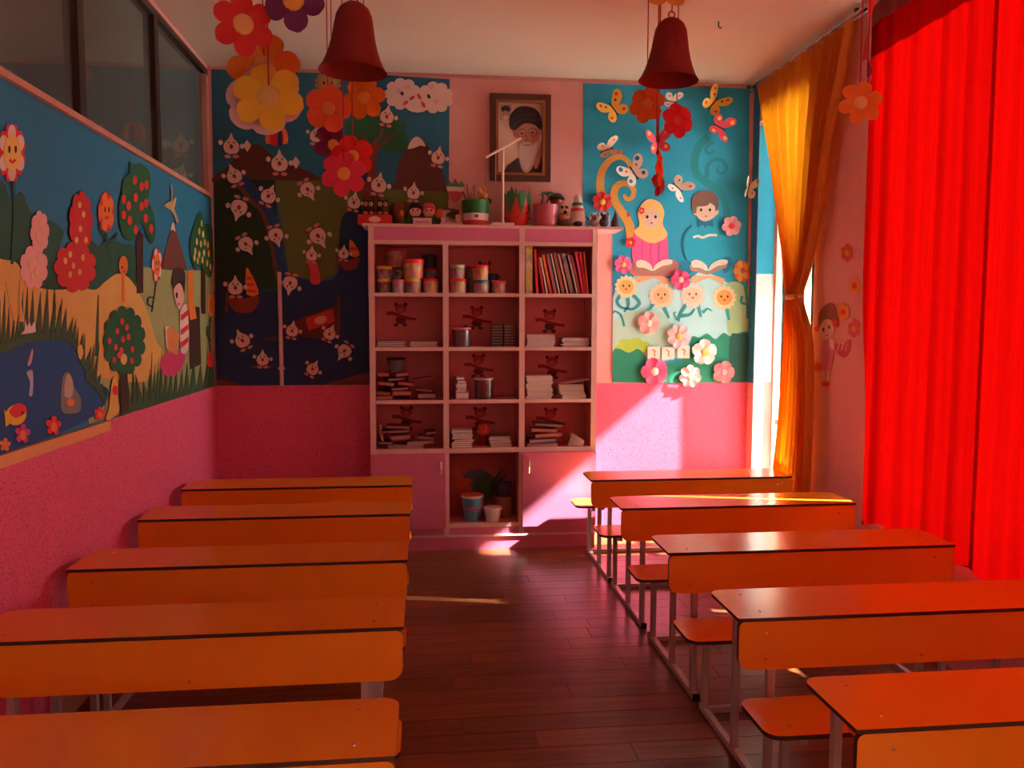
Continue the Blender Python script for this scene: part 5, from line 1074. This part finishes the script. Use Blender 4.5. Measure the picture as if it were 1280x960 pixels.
# strawberry pot
o = std('strawberry_pot', 645.5, 'red strawberry shaped pot with a jagged green rim', 'pot', 5.985)
h = .205
mk('body', lathe(NB(), (0, 0, 0), [(.068, 0), (.086, .04), (.098, .11), (.100, h), (.090, h), (.088, .11), (.05, .01), (1e-7, .01)], 26), c_(.66, .03, .03, r=.4), o, smooth=True, local=True)
for k in range(8):
    a = 2*PI*k/8+.25; bm = NB(); q = []
    for j, (da, z) in enumerate(((-.40, h+.015), (0, h-.125), (.40, h+.015), (.28, h+.03), (.08, h+.075 if k % 2 else h+.05), (-.12, h+.03))):
        rr = .1015 if z > .1 else .1005; q.append(bm.verts.new((rr*math.cos(a+da), rr*math.sin(a+da), z)))
    bm.faces.new(q); q2 = [bm.verts.new(v.co*1.0+Vector((v.co.x, v.co.y, 0)).normalized()*.003) for v in q]; bm.faces.new(q2[::-1])
    for j in range(6): bm.faces.new((q[j], q[(j+1) % 6], q2[(j+1) % 6], q2[j]))
    mk('sepal', bm, c_(.03, .19, .05), o, local=True)
for k in range(7): a = -PI/2+(k-3)*.38; mk('seed', ball(NB(), (.0985*math.cos(a), .0985*math.sin(a), .06+.035*((k*2) % 3)), .006, .006, .008, 6, 5), BLACK, o, local=True)
for k in range(5): mk('pencil', tube(NB(), [(-.04+.02*k, .01, .02), (-.06+.03*k, .02, .26+.01*(k % 3))], .007, 6), [c_(.05, .03, .04), c_(.40, .22, .16), c_(.10, .04, .05)][k % 3], o, local=True)
# pink pot with a palm
o = std('pink_pot', 682, 'shiny pink pot holding a small toy palm', 'pot', 5.95)
mk('body', lathe(NB(), (0, 0, 0), [(.078, 0), (.086, .02), (.090, .158), (.082, .158), (.078, .02), (1e-7, .015)], 26), c_(.58, .13, .18, r=.3), o, smooth=True, local=True)
for dx in (-.028, .012): mk('palm_trunk', tube(NB(), [(dx, .0, .016), (dx-.004, 0, .16), (dx+.012, 0, .235)], .009, 7, .006), c_(.16, .04, .03), o, local=True)
for k in range(8): a = 2*PI*k/8; mk('palm_leaf', tube(NB(), [(.012, 0, .238), (.012+.035*math.cos(a), .03*math.sin(a), .25), (.012+.062*math.cos(a), .05*math.sin(a), .225)], .009, 5, .002), c_(.03, .17, .08), o, local=True)
# masks and animals
o = std('toy_cup', 695, 'small red and green cup with a black top behind the pink pot', 'cup', 6.08)
mk('body', lathe(NB(), (0, 0, 0), [(.04, 0), (.042, .17)], 16), c_(.05, .16, .05), o, smooth=True, local=True); mk('red_band', lathe(NB(), (0, 0, 0), [(.043, .172), (.044, .215)], 16), c_(.50, .06, .04), o, smooth=True, local=True); mk('brim', lathe(NB(), (0, 0, 0), [(.066, .217), (.058, .235), (.03, .262), (1e-7, .268)], 16), BLACK, o, smooth=True, local=True)
o = std('dog_mask', 704.5, 'white dog shaped toy with black patches beside the pink pot', 'toy', 5.97)
mk('body', lathe(NB(), (0, 0, 0), [(.03, 0), (.026, .08)], 12), c_(.62, .48, .42), o, smooth=True, local=True); mk('head', ball(NB(), (0, 0, .125), .04, .034, .056), c_(.76, .64, .56), o, smooth=True, local=True); mk('nose', ball(NB(), (.006, -.034, .11), .012, .008, .012, 8, 6), BLACK, o, smooth=True, local=True)
for sx in (-1, 1): mk('eye', ball(NB(), (sx*.016, -.028, .145), .010, .008, .013, 8, 6), BLACK, o, smooth=True, local=True)
o = std('toy_hedgehog', 706, 'small brown and orange animal toy low beside the white figure', 'toy', 5.90); mk('body', ball(NB(), (0, 0, .03), .05, .03, .03), c_(.10, .035, .02), o, smooth=True, local=True); mk('head', ball(NB(), (-.01, -.02, .066), .034, .024, .022), c_(.50, .15, .05), o, smooth=True, local=True); mk('cap', ball(NB(), (-.01, -.012, .084), .03, .02, .012, 10, 6), BLACK, o, smooth=True, local=True)
o = std('toy_cow', 722, 'white pointed animal toy with green and red bands and a black tail', 'toy', 5.96)
mk('body', lathe(NB(), (0, 0, 0), [(.066, 0), (.064, .05), (.05, .10), (.038, .16), (.028, .21), (.010, .24), (1e-7, .245)], 18), c_(.74, .58, .52), o, smooth=True, local=True)
for nm, a, b, m_ in (('green_band', .158, .178, c_(.02, .14, .07)), ('red_band', .118, .138, c_(.66, .05, .05))): mk(nm, lathe(NB(), (0, 0, 0), [(.040+(.178-a)*.2, a), (.040+(.178-b)*.2, b)], 18), m_, o, smooth=True, local=True)
mk('tail', tube(NB(), [(.05, 0, .09), (.075, 0, .07), (.09, -.01, .05)], .007, 6, .004), BLACK, o, local=True); mk('horn', tube(NB(), [(-.024, 0, .20), (-.034, 0, .23)], .006, 6, .002), c_(.74, .58, .5), o, local=True); mk('dark_paw', ball(NB(), (-.01, -.066, .022), .036, .02, .022, 10, 6), c_(.05, .05, .03), o, smooth=True, local=True)
for px, cl, s, lb in ((742.5, (.36, .26, .28), 1.0, 'grey plush mouse toy with a dark nose near the right end of the bookcase top'), (755, (.08, .07, .10), 1.05, 'dark plush animal toy at the right end of the bookcase top')):
    o = std('plush_toy', px, lb, 'toy', 5.92); mk('body', ball(NB(), (0, 0, .036*s), .034*s, .03, .036*s), c_(*cl), o, smooth=True, local=True); mk('head', ball(NB(), (.004, -.02, .068*s), .026*s, .022, .024*s), c_(*cl), o, smooth=True, local=True); mk('nose', ball(NB(), (.004, -.042, .064*s), .008, .006, .008, 8, 6), DRED, o, local=True)
    for sx in (-1, 1): mk('ear', ball(NB(), (.004+sx*.022*s, -.01, .09*s), .011*s, .006, .013*s, 8, 6), c_(*cl), o, smooth=True, local=True)
o = std('white_card', 750, 'white card standing behind the plush toys', 'card', 6.06); mk('sheet', B(-.075, .075, 0, .004, 0, .125), c_(.70, .56, .54), o, local=True); mk('support', B(-.02, .02, .0045, .05, 0, .004), c_(.70, .56, .54), o, local=True)
o = std('dark_cone', 769, 'dark pointed ornament at the outer end of the bookcase top', 'ornament', 5.97); mk('cone', lathe(NB(), (0, 0, 0), [(.035, 0), (.028, .05), (1e-7, .13)], 12), c_(.12, .04, .04), o, smooth=True, local=True); mk('base', lathe(NB(), (0, 0, 0), [(.038, 0), (.038, .008)], 12), c_(.05, .06, .04), o, local=True)
